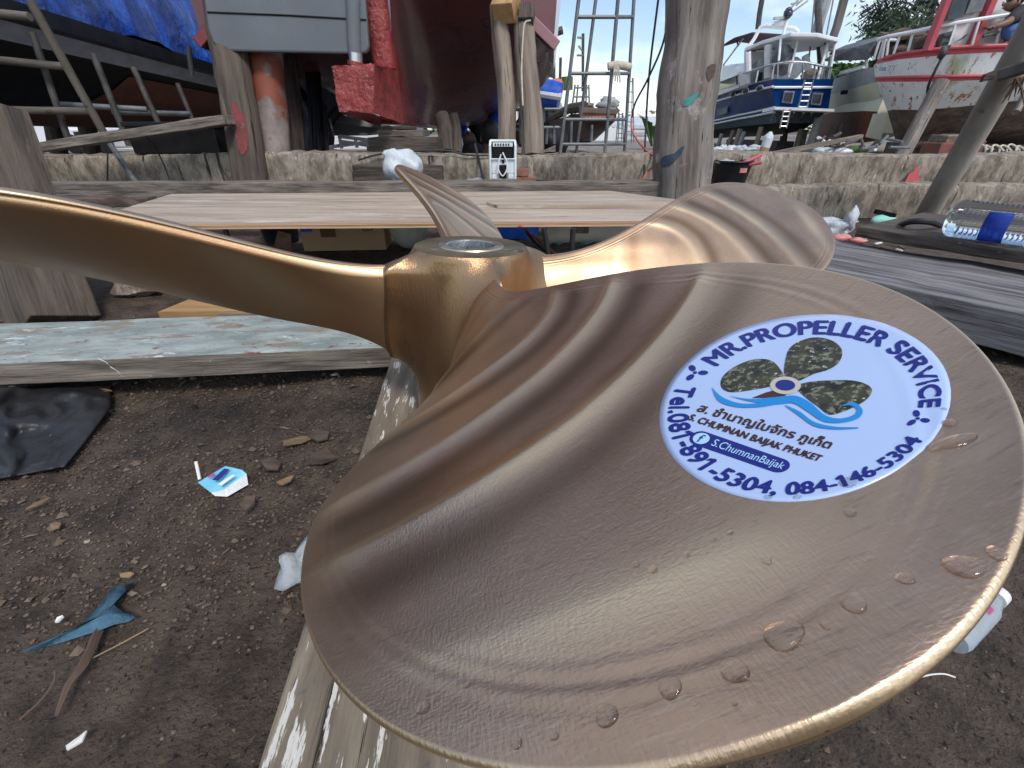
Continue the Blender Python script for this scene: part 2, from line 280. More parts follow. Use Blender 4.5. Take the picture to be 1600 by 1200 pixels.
M['hubtop'] = mat('hub_end_face', (.055, .043, .026), (.15, .115, .065), 9, bump=.6, bscale=30, rough=.55, metal=.2, spots=[((.25, .30, .28), 7, .62, .06), ((.035, .03, .022), 10, .60, .08), ((.5, .46, .38), 22, .68, .04)])
M['hubring'] = mat('machined_ring', (.42, .38, .30), (.55, .50, .41), 12, bump=.1, rough=.35, metal=.9)
M['bore'] = mat('bore_wall', (.20, .22, .23), (.36, .39, .40), 14, bump=.5, rough=.5, metal=.7)
# bronze: brushed along the blade, polished crests with painted glints, dark bands for reflections
def bronze(name, c1, c2, rough, brush, gold=.62):
    m = mat(name, c1, c2, 7, (1, .6, 0), rough=rough, bump=0, metal=1, lo=.3, hi=.7, rvar=.07, detail=5, spots=[((.60, .41, .24), 3.0, .56, .2, (1, 1, 0)), ((.42, .305, .24), 4.2, .60, .2, (1, 1, 0)), ((.62, .47, .34), 420, .55, .2, (1, .14, 0)), ((.32, .225, .16), 480, .57, .2, (1, .10, 0)), ((.56, .42, .30), 420, .57, .2, (.12, 1, 0))])
    t = m.node_tree; n = t.nodes; l = t.links; b = n['Principled BSDF']
    at = [q for q in n if q.type == 'ATTRIBUTE'][0]
    def ns(sc, st, det=3):
        mpn = n.new('ShaderNodeMapping'); mpn.inputs['Scale'].default_value = st; l.new(at.outputs['Vector'], mpn.inputs[0])
        q = n.new('ShaderNodeTexNoise'); q.inputs['Scale'].default_value = sc; q.inputs['Detail'].default_value = det; l.new(mpn.outputs[0], q.inputs['Vector']); return q.outputs['Fac']
    a1 = n.new('ShaderNodeMath'); a1.operation = 'MULTIPLY_ADD'; a1.inputs[1].default_value = .8; l.new(ns(1100, (1, .3, 0), 3), a1.inputs[0]); l.new(ns(800, (.35, 1, 0), 3), a1.inputs[2])
    # rubbed golden near the hub and on the underside
    sx = n.new('ShaderNodeSeparateXYZ'); l.new(at.outputs['Vector'], sx.inputs[0])
    g1 = n.new('ShaderNodeMapRange'); g1.inputs['From Min'].default_value = .19; g1.inputs['From Max'].default_value = .44; g1.inputs['To Min'].default_value = gold; g1.inputs['To Max'].default_value = 0; l.new(sx.outputs[0], g1.inputs['Value'])
    fz = n.new('ShaderNodeMath'); fz.operation = 'ADD'; fz.inputs[1].default_value = .01; l.new(sx.outputs[2], fz.inputs[0])
    fm = n.new('ShaderNodeMath'); fm.operation = 'MODULO'; fm.inputs[1].default_value = 3.7; l.new(fz.outputs[0], fm.inputs[0])
    fg = n.new('ShaderNodeMath'); fg.operation = 'GREATER_THAN'; fg.inputs[1].default_value = .4; l.new(fm.outputs[0], fg.inputs[0])
    fx = n.new('ShaderNodeMath'); fx.operation = 'MULTIPLY'; fx.inputs[1].default_value = .7; l.new(fg.outputs[0], fx.inputs[0])
    fmx = n.new('ShaderNodeMath'); fmx.operation = 'MAXIMUM'; l.new(fx.outputs[0], fmx.inputs[0]); l.new(g1.outputs[0], fmx.inputs[1])
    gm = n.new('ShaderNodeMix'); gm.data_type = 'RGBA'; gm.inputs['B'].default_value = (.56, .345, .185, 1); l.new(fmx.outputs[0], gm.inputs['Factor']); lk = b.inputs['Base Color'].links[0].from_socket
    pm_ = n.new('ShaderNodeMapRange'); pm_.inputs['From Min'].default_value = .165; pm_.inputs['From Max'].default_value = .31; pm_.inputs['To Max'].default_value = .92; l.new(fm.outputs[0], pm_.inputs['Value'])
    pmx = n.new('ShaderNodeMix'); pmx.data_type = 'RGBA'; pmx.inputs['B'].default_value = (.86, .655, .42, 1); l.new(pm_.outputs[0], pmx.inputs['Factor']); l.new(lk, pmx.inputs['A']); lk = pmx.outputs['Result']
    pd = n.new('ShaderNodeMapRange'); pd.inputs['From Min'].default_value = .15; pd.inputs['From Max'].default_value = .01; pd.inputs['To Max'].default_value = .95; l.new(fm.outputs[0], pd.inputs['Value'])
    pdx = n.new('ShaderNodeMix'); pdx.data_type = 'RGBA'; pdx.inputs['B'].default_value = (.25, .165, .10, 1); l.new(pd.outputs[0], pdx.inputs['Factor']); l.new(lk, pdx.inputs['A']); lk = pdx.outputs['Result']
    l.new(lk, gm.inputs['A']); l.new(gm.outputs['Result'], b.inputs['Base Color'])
    a2 = n.new('ShaderNodeMath'); a2.operation = 'MULTIPLY_ADD'; a2.inputs[1].default_value = .6; l.new(ns(9, (1, 1, 0), 2), a2.inputs[0]); l.new(a1.outputs[0], a2.inputs[2])
    bu = n.new('ShaderNodeBump'); bu.inputs['Strength'].default_value = brush; bu.inputs['Distance'].default_value = .0012
    l.new(a2.outputs[0], bu.inputs['Height']); l.new(bu.outputs[0], b.inputs['Normal'])
    return m
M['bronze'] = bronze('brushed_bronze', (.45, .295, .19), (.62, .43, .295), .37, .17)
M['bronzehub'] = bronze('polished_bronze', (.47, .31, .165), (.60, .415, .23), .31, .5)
M['decal'] = mat('decal_vinyl', (.42, .54, .80), (.46, .58, .84), 2, bump=0, rough=.3, coat=.3)
M['navyink'] = mat('decal_navy', (.010, .018, .20), None, 2, bump=0, rough=.35)
M['brownink'] = mat('decal_brown', (.055, .02, .02), None, 2, bump=0, rough=.35)
M['cyanink'] = mat('decal_cyan', (.01, .25, .62), None, 2, bump=0, rough=.35)
M['paleink'] = mat('decal_pale', (.42, .68, .92), None, 2, bump=0, rough=.35)
M['emblem'] = mat('decal_propeller_picture', (.014, .013, .006), (.06, .056, .025), 150, bump=0, rough=.35, detail=2, spots=[((.19, .20, .13), 420, .54, .06), ((.60, .66, .60), 520, .625, .05)])
M['emblemhub'] = mat('decal_hub_picture', (.55, .50, .42), None, 2, bump=0, rough=.35)

# ------------------------------------------------------------------ propeller
KS = .75
X = [0.7995, 0.8407, 0.2744, 2.3741, 2.4914, -0.1117, 0.2241, -0.0598, -0.037, 0.0324, 4.0633, 0.0961, 0.0605, 0.1138, 0.202, 0.2405, 0.2539, 0.1492, 0.2169, 0.257, 0.2903, -0.0574, 0.0364, -0.0954, -0.0031]
RH = .1125704
def lag(t, v):
    k = (0, .25, .5, .75, 1.); o = 0
    for i in range(5):
        b = np.ones_like(t)
        for j in range(5):
            if j != i: b = b*(t-k[j])/(k[i]-k[j])
        o = o+v[i]*b
    return o
tx, ty = X[8], X[9]
ROT = (np.array([[1, 0, 0], [0, np.cos(tx), -np.sin(tx)], [0, np.sin(tx), np.cos(tx)]])@np.array([[np.cos(ty), 0, np.sin(ty)], [0, 1, 0], [-np.sin(ty), 0, np.cos(ty)]]))
HUB = np.array(ray(736, 384))*.85
def place(p): return (np.asarray(p)@ROT.T+HUB)*KS+np.array([0, 0, H])
def midsurf(t, s, k):
    r = RH*.8+t*(X[1]-RH*.8); e = np.sqrt(np.clip(1-t**X[10], 0, 1))
    A = np.maximum(lag(t, X[11:16]), .01)*e; B = np.maximum(lag(t, X[16:21]), .01)*e
    arc = np.where(s > 0, A, B)*s; P = X[3]+(X[4]-X[3])*t; ph = np.arctan(P/(2*np.pi*r))
    th = X[2]+k*np.pi/2+arc*np.cos(ph)/r+(0 if k == 0 else X[20+k])
    z = X[5]+X[6]*t+X[7]*t*t+arc*np.sin(ph)+X[24]*s*s*t*e*e
    return np.stack([r*np.cos(th), r*np.sin(th), z], -1), r, arc, A, B
EDG = (.0075, .012, .0125, .0021)
def blade_mesh(k):
    nt_, ns_ = (320, 280) if k == 3 else (190, 150)
    tt = np.sin(np.linspace(0, 1, nt_)*np.pi/2)*(1-2e-6); ss = -np.cos(np.linspace(0, 1, ns_)*np.pi)
    ss = .65*ss+.35*np.sign(ss)*np.abs(np.linspace(-1, 1, ns_)); ss[0], ss[-1] = -1, 1
    T, S = np.meshgrid(tt, ss, indexing='ij')
    p, r, arc, A, B = midsurf(T, S, k)
    ps = midsurf(T, np.clip(S+1e-3, -2, 2), k)[0]-midsurf(T, S-1e-3, k)[0]
    pr = midsurf(np.clip(T+1e-3, 0, .9998), S*.97, k)[0]-midsurf(np.clip(T-1e-3, 0, .9998), S*.97, k)[0]
    n = np.cross(pr, ps); n /= np.linalg.norm(n, axis=-1, keepdims=True)+1e-12
    if n[..., 2].mean() < 0: n = -n
    e2 = 1-T**X[10]; e1 = np.sqrt(np.clip(e2, 1e-12, 1)); A0 = np.where(S > 0, A, B)/e1
    d = e2*(1-S*S)/(np.sqrt((2*e1*S/A0)**2+(X[10]*T**(X[10]-1)/X[1])**2)+1e-9)
    n[-1] = n[-2] = n[-3]
    ed = EDG[k]; hm = max(.0085 if k != 3 else .0045, ed)+.020*np.exp(-((T-.03)/.20)**2)
    prof = ed+np.maximum(hm-ed, 0)*(1-S*S)
    h = prof*np.sqrt(np.clip(1-np.clip(1-d/ed, 0, 1)**2, 0, 1))
    cr = [-.05+0*S, .13+0*S, .31+.03*S, .54-.04*S-.10*S*S, .665-.092*S-.045*S*S, .781-.079*S-.042*S*S, .936+.012*S, 1.09+0*S]
    rho = np.zeros_like(T); rip = np.zeros_like(T)
    for q in range(7): rho = np.where((T >= cr[q]) & (T < cr[q+1]), q+(T-cr[q])/(cr[q+1]-cr[q]), rho)
    for q, hgt in ((2, .65), (3, .95), (4, 1.1), (5, 1.05), (6, .28)):
        dt = T-cr[q]; rip = rip+hgt*np.exp(-np.abs(dt/np.where(dt > 0, .017, .011))**1.5)
    pol_glint = np.clip(sum(np.exp(-((T-cr[q])/np.where(T < cr[q], .013, .024))**2)*w_ for q, w_ in ((1, .5), (2, .7), (3, 1.), (4, 1.), (5, 1.), (6, .9))), 0, 1); dark_refl = sum(np.exp(-((T-cr[q]-.046)/.022)**2)*w_ for q, w_ in ((1, .6), (2, .8), (3, 1.), (4, 1.), (5, .8), (6, .35))); rip = rip+.05*np.cos(2*np.pi*rho)
    win = np.clip((T-.10)/.12, 0, 1)*np.clip(d/.035, 0, 1)
    amp = (.0040 if k == 3 else .0014)*(1-.45*np.clip((T-.8)/.2, 0, 1))
    flat = np.exp(-(((T-.885)/.085)**2+((S-.52)/.36)**2)**2)
    rip = rip*win*amp*(1-flat)+.00025*np.sin(d*700)*np.exp(-((d-.024)/.008)**2)+.0006*np.sin(T*23+S*3+1)*np.sin(S*5+T*7)*win*(1-flat)
    top = p+n*(h+rip)[..., None]; bot = p-n*h[..., None]
    pol_glint = np.maximum(pol_glint*win*(1-flat)*(.8+.2*np.sin(S*4+T*9)), np.clip(1-d/.0024, 0, 1)); pol_glint = .5+.5*pol_glint-.5*dark_refl*win*(1-flat); tc = np.stack([r, arc, k*3.7+.3*pol_glint], -1); tb = np.stack([r, arc, np.full_like(r, k*3.7+.5)], -1)  # glints on crests and rim, dark reflections beside crests, coded into the colour
    vs = np.concatenate([top[:, :], bot[:, ::-1]], 1); tcs = np.concatenate([tc, tb[:, ::-1]], 1)
    m = 2*ns_; idx = np.arange(nt_*m).reshape(nt_, m); nx = np.roll(idx, -1, 1)
    f = np.stack([idx[:-1], nx[:-1], nx[1:], idx[1:]], -1).reshape(-1, 4)
    # top only, for laying things on the blade
    i2 = np.arange(nt_*ns_).reshape(nt_, ns_); f2 = np.stack([i2[:-1, :-1], i2[:-1, 1:], i2[1:, 1:], i2[1:, :-1]], -1).reshape(-1, 4)
    return place(vs.reshape(-1, 3)), f, tcs.reshape(-1, 3), place(top.reshape(-1, 3)), f2
hubc = V(place([0, 0, 0])); hubax = V(ROT@np.array([0, 0, 1.]))
prop = thing('propeller', V(place([0, 0, -.36])), 'four bladed bronze boat propeller lying flat on a timber plank', 'propeller')
R0 = RH*KS
hub = MB(); nth, nz = 360, 90; rows = []; tcr = []
phr = math.atan(X[3]/(2*math.pi*RH)); rho_ = .062
for iz in range(nz+1):
    u = iz/nz; z = -.36*u
    base = RH*(.985+.02*min(1, u*12)+.10*u) if u > .012 else RH*(.965+.02*u/.012)
    row = []; tr_ = []
    for it in range(nth):
        th = 2*math.pi*it/nth; ex = 0
        for k in range(4):
            zc = X[5]+X[6]*.04; th0 = X[2]+k*math.pi/2+(0 if k == 0 else X[20+k]); dth = (th-th0+math.pi) % (2*math.pi)-math.pi
            ax_ = dth*RH; al = ax_*math.cos(phr)+(z-zc)*math.sin(phr); ac = -ax_*math.sin(phr)+(z-zc)*math.cos(phr)
            over = max(0, al-.0961, -.149-al); S_ = min(1, al/.0961 if al > 0 else -al/.149)
            e_k = (.0075, .012, .0125, .0021)[k]; hb_ = e_k+(max(.0085 if k != 3 else .0045, e_k)+.0188-e_k)*(1-S_*S_)-.0075; dd = max(0, math.hypot(ac, over)-hb_)
            if dd < rho_: ex = max(ex, rho_-math.sqrt(max(0, rho_*rho_-(rho_-dd)**2)))
        top_f = min(1, u/.10); r_ = base+ex*(math.sin(top_f*math.pi/2)**1.15)
        row.append(V(place([r_*math.cos(th), r_*math.sin(th), z]))); tr_.append(V((r_, th*RH, z)))
    rows.append(row+[row[0]]); tcr.append(tr_+[tr_[0]])
hub.sheet(rows[::-1], [q for r_ in tcr[::-1] for q in r_])
ho = obj('hub', hub, M['bronzehub'], prop, smooth='all')
f1 = MB().lathe([(R0*.97, 0), (R0*.80, .0004), (R0*.56, .0004)], hubc, hubax, 96, cap=False); obj('end_face', f1, M['hubtop'], ho, smooth=True)
f2 = MB().lathe([(R0*.57, .0004), (R0*.555, .0022), (R0*.43, .0022), (R0*.41, .0004)], hubc, hubax, 96, cap=False); obj('bore_ring', f2, M['hubring'], ho, smooth=True)
f3 = MB().lathe([(R0*.412, .001), (R0*.40, -.004), (R0*.36, -.30*KS), (.0001, -.30*KS)], hubc, hubax, 64, cap=False); obj('bore', f3, M['bore'], ho, smooth=True)
kd = V((.15, 1, 0)).normalized()
kw = MB().beam(hubc+kd*R0*.33+hubax*.0005, hubc+kd*R0*.33-hubax*.2*KS, R0*.22, R0*.16, up=kd); obj('keyway', kw, M['bore'], ho)
BVHT = None
for k in (3, 0, 1, 2):
    bv, bf, bt, tv, tf = blade_mesh(k)
    b = MB(); b.v = [V(q) for q in bv]; b.f = [tuple(int(i) for i in q) for q in bf]; b.t = [V(q) for q in bt]
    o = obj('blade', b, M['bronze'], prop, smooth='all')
    if k == 3: BVHT = BVHTree.FromPolygons([V(q) for q in tv], [tuple(int(i) for i in q) for q in tf])
CAMP = V((0, 0, H))
def on_blade(x, y):
    h_ = BVHT.ray_cast(CAMP, ray(x, y).normalized())
    if h_[0] is None:
        q = BVHT.find_nearest(CAMP+ray(x, y)*.3); return q[0], q[1]
    return h_[0], h_[1]
# ---- sticker on the near blade
EX, EY = (211, 46), (89, -139); SC0 = (1258, 638)
smp = [(q*math.cos(A), q*math.sin(A)) for q in (.0, .35, .7, 1.) for A in np.linspace(0, 2*math.pi, 17)[:-1]]
fitp = [on_blade(SC0[0]+EX[0]*u+EY[0]*v, SC0[1]+EX[1]*u+EY[1]*v)[0] for u, v in smp]
bas = lambda u, v: (1, u, v, u*u, u*v, v*v)
COEF = np.linalg.lstsq(np.array([bas(*q) for q in smp]), np.array([tuple(q) for q in fitp]), rcond=None)[0]
SX, SY = V(COEF[1]), V(COEF[2]); SN = SX.cross(SY).normalized()
def lay(u, v, off):
    o_ = V(np.array(bas(u, v))@COEF)
    h_ = BVHT.ray_cast(o_+SN*.05, -SN)
    q = h_[0] if h_[0] is not None else o_
    return q+SN*off
def uv5(x, y):                              # sticker drawing measured on a plan, to the unit disc
    dx, dy = 1000+x*.3125-SC0[0], 470+y*.3125-SC0[1]; det = EX[0]*EY[1]-EY[0]*EX[1]
    return ((dx*EY[1]-EY[0]*dy)/det, (EX[0]*dy-EX[1]*dx)/det)
disc = MB(); nr, na = 22, 72
vs = [lay(0, 0, .0003)]; fs = []
for i in range(1, nr+1):
    for j in range(na):
        A = 2*math.pi*j/na; vs.append(lay(i/nr*math.cos(A), i/nr*math.sin(A), .0003))
for j in range(na): fs.append((0, 1+j, 1+(j+1) % na))
for i in range(nr-1):
    for j in range(na): fs.append((1+i*na+j, 1+i*na+na+j, 1+i*na+na+(j+1) % na, 1+i*na+(j+1) % na))
for j in range(na): vs.append(vs[1+(nr-1)*na+j]-SN*.0006)
q0 = 1+(nr-1)*na; q1 = 1+nr*na
for j in range(na): fs.append((q0+j, q1+j, q1+(j+1) % na, q0+(j+1) % na))
disc.add(vs, fs); stick = obj('sticker', disc, M['decal'], prop, smooth='all')
def raw_text(body):
    cu = bpy.data.curves.new('lettering', 'FONT'); cu.body = body; cu.size = 1.; cu.resolution_u = 5
    o = bpy.data.objects.new('lettering', cu); C.objects.link(o); bpy.context.view_layer.update()
    me = bpy.data.meshes.new_from_object(o.evaluated_get(bpy.context.evaluated_depsgraph_get()))
    v = [(p.co.x, p.co.y) for p in me.vertices]; f = [tuple(p.vertices) for p in me.polygons]
    bpy.data.objects.remove(o); bpy.data.curves.remove(cu); bpy.data.meshes.remove(me)
    return v, f
def flat_text(body, size=1., bold=0.):
    v, f = raw_text(body)
    for i, c in enumerate(body):                # give each figure one its flag
        if c == '1':
            xr = max(p[0] for p in raw_text(body[:i+1])[0]); n = len(v); v = v+[(xr-.06, .73), (xr-.06, .62), (xr-.25, .50), (xr-.25, .60)]; f = f+[(n, n+1, n+2, n+3)]
    return v, f
def printed(name, v, f, m, off=.0009, parent=stick, bold=0):
    off = {.0009: .00042, .0012: .00052, .0013: .00058, .0015: .00064}.get(off, off)
    if len(f) == 1 and len(v) > 8:            # fill an outline with rings so that it follows the blade
        n = len(v); cx, cy = sum(p[0] for p in v)/n, sum(p[1] for p in v)/n; o = list(v)
        for q in (.75, .5, .25): o += [(cx+(p[0]-cx)*q, cy+(p[1]-cy)*q) for p in v]
        v = o+[(cx, cy)]; f = [(r_*n+i, r_*n+(i+1) % n, r_*n+n+(i+1) % n, r_*n+n+i) for r_ in range(3) for i in range(n)]+[(3*n+i, 3*n+(i+1) % n, 4*n) for i in range(n)]
    b = MB()
    for q, (sx_, sy_) in enumerate(((0, 0), (.007, .003), (-.006, -.003), (.001, .006)) if bold else ((0, 0),)): b.add([lay(x+sx_*bold, y+sy_*bold, off+q*.00003) for x, y in v], f)
    return obj(name, b, m, parent)
def refine(p, n=6):
    return p
def arc_text(body, a0, a1, r, h, bold, inward=False):
    v, f = flat_text(body, 1., bold); x0 = min(p[0] for p in v); x1 = max(p[0] for p in v)
    cap = .72; o = []
    for x, y in v:
        A = math.radians(a0+(a1-a0)*(x-x0)/(x1-x0)); rr = (r-y/cap*h) if inward else (r+y/cap*h)
        o.append((rr*math.cos(A), rr*math.sin(A)))
    return o, f
v, f = arc_text('MR.PROPELLER SERVICE', 164, 19, .775, .155, .007); printed('lettering', v, f, M['navyink'], bold=1.3)
v, f = arc_text('Tel.081-891-5304, 084-146-5304', 184, 356, .93, .145, .006, True); printed('lettering', v, f, M['navyink'], bold=1.2)
def line_text(body, x0, y0, x1, y1, h, m, bold=0., off=.0009):
    v, f = flat_text(body, 1., bold); a0 = min(p[0] for p in v); a1 = max(p[0] for p in v)
    p, q = uv5(x0, y0), uv5(x1, y1); dx, dy = q[0]-p[0], q[1]-p[1]; l = math.hypot(dx, dy); ex = (dx/l, dy/l)
    s_ = l/(a1-a0)
    printed('lettering', [(p[0]+ex[0]*(x-a0)*s_-ex[1]*y*h/.72, p[1]+ex[1]*(x-a0)*s_+ex[0]*y*h/.72) for x, y in v], f, m, off, bold=.6)
line_text('ส. ชำนาญใบจักร ภูเก็ต', 288, 560, 935, 740, .085, M['brownink'], .008)
line_text('S. CHUMNAN BAIJAK PHUKET', 246, 603, 885, 803, .066, M['brownink'], .006)
def disc2(cx, cy, rx, ry=None, n=20, rot=0):
    ry = ry or rx; return [(cx+rx*math.cos(2*math.pi*i/n)*math.cos(rot)-ry*math.sin(2*math.pi*i/n)*math.sin(rot), cy+rx*math.cos(2*math.pi*i/n)*math.sin(rot)+ry*math.sin(2*math.pi*i/n)*math.cos(rot)) for i in range(n)]
a_, b_ = uv5(312, 694), uv5(690, 822); dx, dy = b_[0]-a_[0], b_[1]-a_[1]; l_ = math.hypot(dx, dy); ang = math.atan2(dy, dx); pr_ = .075
pill = [(a_[0]+pr_*math.cos(ang+math.pi/2+math.pi*i/10), a_[1]+pr_*math.sin(ang+math.pi/2+math.pi*i/10)) for i in range(11)]+[(b_[0]+pr_*math.cos(ang-math.pi/2+math.pi*i/10), b_[1]+pr_*math.sin(ang-math.pi/2+math.pi*i/10)) for i in range(11)]
printed('pill', pill, [tuple(range(22))], M['navyink'])
def offp(p, al, ac): return (p[0]+math.cos(ang)*al-math.sin(ang)*ac, p[1]+math.sin(ang)*al+math.cos(ang)*ac)
c_ = offp(a_, .008, 0); printed('badge', disc2(c_[0], c_[1], .058), [tuple(range(20))], M['paleink'], .0012)
v, f = flat_text('f', 1, .03); x0 = (min(p[0] for p in v)+max(p[0] for p in v))/2; s_ = .12
printed('lettering', [(c_[0]+math.cos(ang)*(x-x0)*s_-math.sin(ang)*(y-.36)*s_, c_[1]+math.sin(ang)*(x-x0)*s_+math.cos(ang)*(y-.36)*s_) for x, y in v], f, M['navyink'], .0015)
v, f = flat_text('S.ChumnanBaijak', 1, .004); x0 = min(p[0] for p in v); x1 = max(p[0] for p in v); p0 = offp(a_, .10, -.028); s_ = (l_-.06)/(x1-x0)
printed('lettering', [(p0[0]+math.cos(ang)*(x-x0)*s_-math.sin(ang)*y*.105, p0[1]+math.sin(ang)*(x-x0)*s_+math.cos(ang)*y*.105) for x, y in v], f, M['paleink'], .0012)
def small_prop(cx, cy, r, rot):
    b = MB()
    for i in range(3):
        A = rot+i*2.094; d = disc2(cx+math.cos(A)*r*.62, cy+math.sin(A)*r*.62, r*.40, r*.27, 14, A)
        b.add([lay(x, y, .00042) for x, y in d], [tuple(range(14))])
    b.add([lay(x, y, .0005) for x, y in disc2(cx, cy, r*.17, n=10)], [tuple(range(10))])
    obj('propeller_mark', b, M['navyink'], stick)
for (px_, py_, ro) in ((270, 365, .3), (1390, 590, .1)):
    q = uv5(px_, py_); small_prop(q[0], q[1], .095, ro)
def smooth_poly(pts, sub=5):
    n = len(pts); o = []
    for i in range(n):
        a, b, c, d = [V((*pts[(i+j-1) % n], 0)) for j in range(4)]
        for j in range(sub):
            u = j/sub; q = .5*((2*b)+(c-a)*u+(2*a-5*b+4*c-d)*u*u+(3*b-a-3*c+d)*u**3); o.append((q.x, q.y))
    return o
E5 = [[(730, 385), (735, 300), (760, 240), (820, 203), (895, 190), (970, 210), (1012, 255), (1000, 310), (950, 350), (870, 375), (790, 410)],
      [(725, 390), (705, 345), (670, 310), (620, 297), (550, 305), (470, 340), (415, 390), (412, 440), (460, 465), (560, 455), (690, 428)],
      [(785, 435), (860, 412), (960, 405), (1060, 405), (1130, 425), (1152, 455), (1120, 500), (1060, 535), (1000, 560), (940, 572), (890, 535), (830, 490)]]
for e5 in E5:
    p = [uv5(*q) for q in smooth_poly(e5, 4)]
    cxy = (sum(q[0] for q in p)/len(p), sum(q[1] for q in p)/len(p)); n = len(p)
    printed('blade_picture', p, [tuple(range(n))], M['emblem'])
p = [uv5(*q) for q in ((565, 494), (640, 465), (700, 450), (760, 455), (720, 492))]; printed('blade_picture', p, [tuple(range(5))], M['brownink'])
q = uv5(733, 432); printed('hub_picture', disc2(*q, .105, .092), [tuple(range(20))], M['emblemhub'], .0012); printed('hub_picture', disc2(*q, .068, .056), [tuple(range(20))], M['navyink'], .0015)
def ribbon(up, lo, m=M['cyanink'], off=.0013):
    def sm(p):
        P = [V((*q, 0)) for q in p]; P = [P[0]*2-P[1]]+P+[P[-1]*2-P[-2]]; o = []
        for i in range(len(p)-1):
            for j in range(6):
                u = j/6; a, b, c, d = P[i:i+4]; q = .5*((2*b)+(c-a)*u+(2*a-5*b+4*c-d)*u*u+(3*b-a-3*c+d)*u**3); o.append((q.x, q.y))
        return o+[p[-1]]
    U, W = sm(up), sm(lo); n = len(U)
    printed('wave', [uv5(*q) for q in U+W], [(i, i+1, n+i+1, n+i) for i in range(n-1)], m, off)
ribbon([(362, 440), (420, 492), (510, 522), (600, 520), (690, 505)], [(362, 440), (400, 510), (490, 540), (600, 540), (690, 525)])
ribbon([(450, 485), (560, 500), (690, 490), (780, 483), (850, 515), (920, 575), (990, 592), (1060, 575), (1078, 548), (1045, 528), (990, 535)], [(450, 485), (560, 512), (690, 525), (770, 520), (840, 560), (910, 605), (990, 613), (1080, 592), (1105, 550), (1060, 512), (990, 535)])
ribbon([(730, 528), (800, 560), (870, 610), (970, 632), (1085, 634)], [(730, 532), (790, 575), (870, 630), (970, 645), (1085, 640)])
# ---- water drops on the blade
DR = [(1198, 875, 8, 1), (1114, 843, 6, 1), (1140, 832, 5.5, 1), (1179, 813, 3.5, 1), (1328, 801, 8, 1), (1290, 976, 7, 1), (1334, 942, 15, 1.1), (1224, 991, 23, 1.25), (1148, 1048, 19, 1), (1414, 904, 9, 1.2), (1507, 885, 16, 1.35), (1558, 865, 10, 1), (1492, 690, 10, 3.2), (1483, 661, 7, 1.3), (1148, 1099, 4, 1), (1185, 1094, 3.5, 1), (1073, 866, 6, 1), (993, 882, 7, 1.2), (1020, 890, 8, 1.2), (1047, 1075, 16, 1.1), (948, 1118, 17, 1), (661, 1107, 9, 1.4), (807, 1160, 9, 1), (1200, 778, 6, 1.4), (1246, 778, 6, 1.4), (1325, 755, 11, 1.2), (730, 1070, 5, 1.3), (866, 1150, 6, 1.2), (1475, 640, 4, 1)]
for i, (x, y, r, el) in enumerate(DR):
    p_, n_ = on_blade(x, y)
    if n_.z < 0: n_ = -n_
    dist = (p_-CAMP).length; R_ = r*dist/F*.80
    ax = V((1, 0, 0)); ax = (ax-n_*ax.dot(n_)).normalized(); ay = n_.cross(ax); b = MB(); vs = []; fs = []; nn = 20; mm = 9
    hh = min(.40*R_, .0032)
    for j in range(mm):
        th = math.pi*.5*j/(mm-1)
        for k in range(nn):
            A = 2*math.pi*k/nn; wob = 1+.07*math.sin(2*A+i)+.05*math.sin(3*A+2*i)
            vs.append(p_+(ax*math.cos(A)*el+ay*math.sin(A))*R_*wob*math.sin(th)+n_*(hh*math.cos(th)+.0001))
    fs = [(j*nn+k, j*nn+nn+k, j*nn+nn+(k+1) % nn, j*nn+(k+1) % nn) for j in range(mm-1) for k in range(nn)]
    b.add(vs, fs)
    if r >= 19 or x in (1507, 1492): lb = {1224: 'broad round water drop below the sticker on the bronze blade', 1148: 'tear shaped water drop near the bottom of the bronze blade', 1507: 'big amber water drop near the right rim of the bronze blade', 1492: 'long flat water drop touching the right edge of the sticker'}[x]; gr = 'water drops on the blade'
    elif y in (778, 755): lb = 'tiny water drop on the lower rim of the round sticker'; gr = 'water drops on the sticker'
    else: lb = 'small clear water drop beading on the bronze blade'; gr = 'water drops on the blade'
    one('water_drop', b, M['drop'], lb, 'water drop', gr, smooth='all')

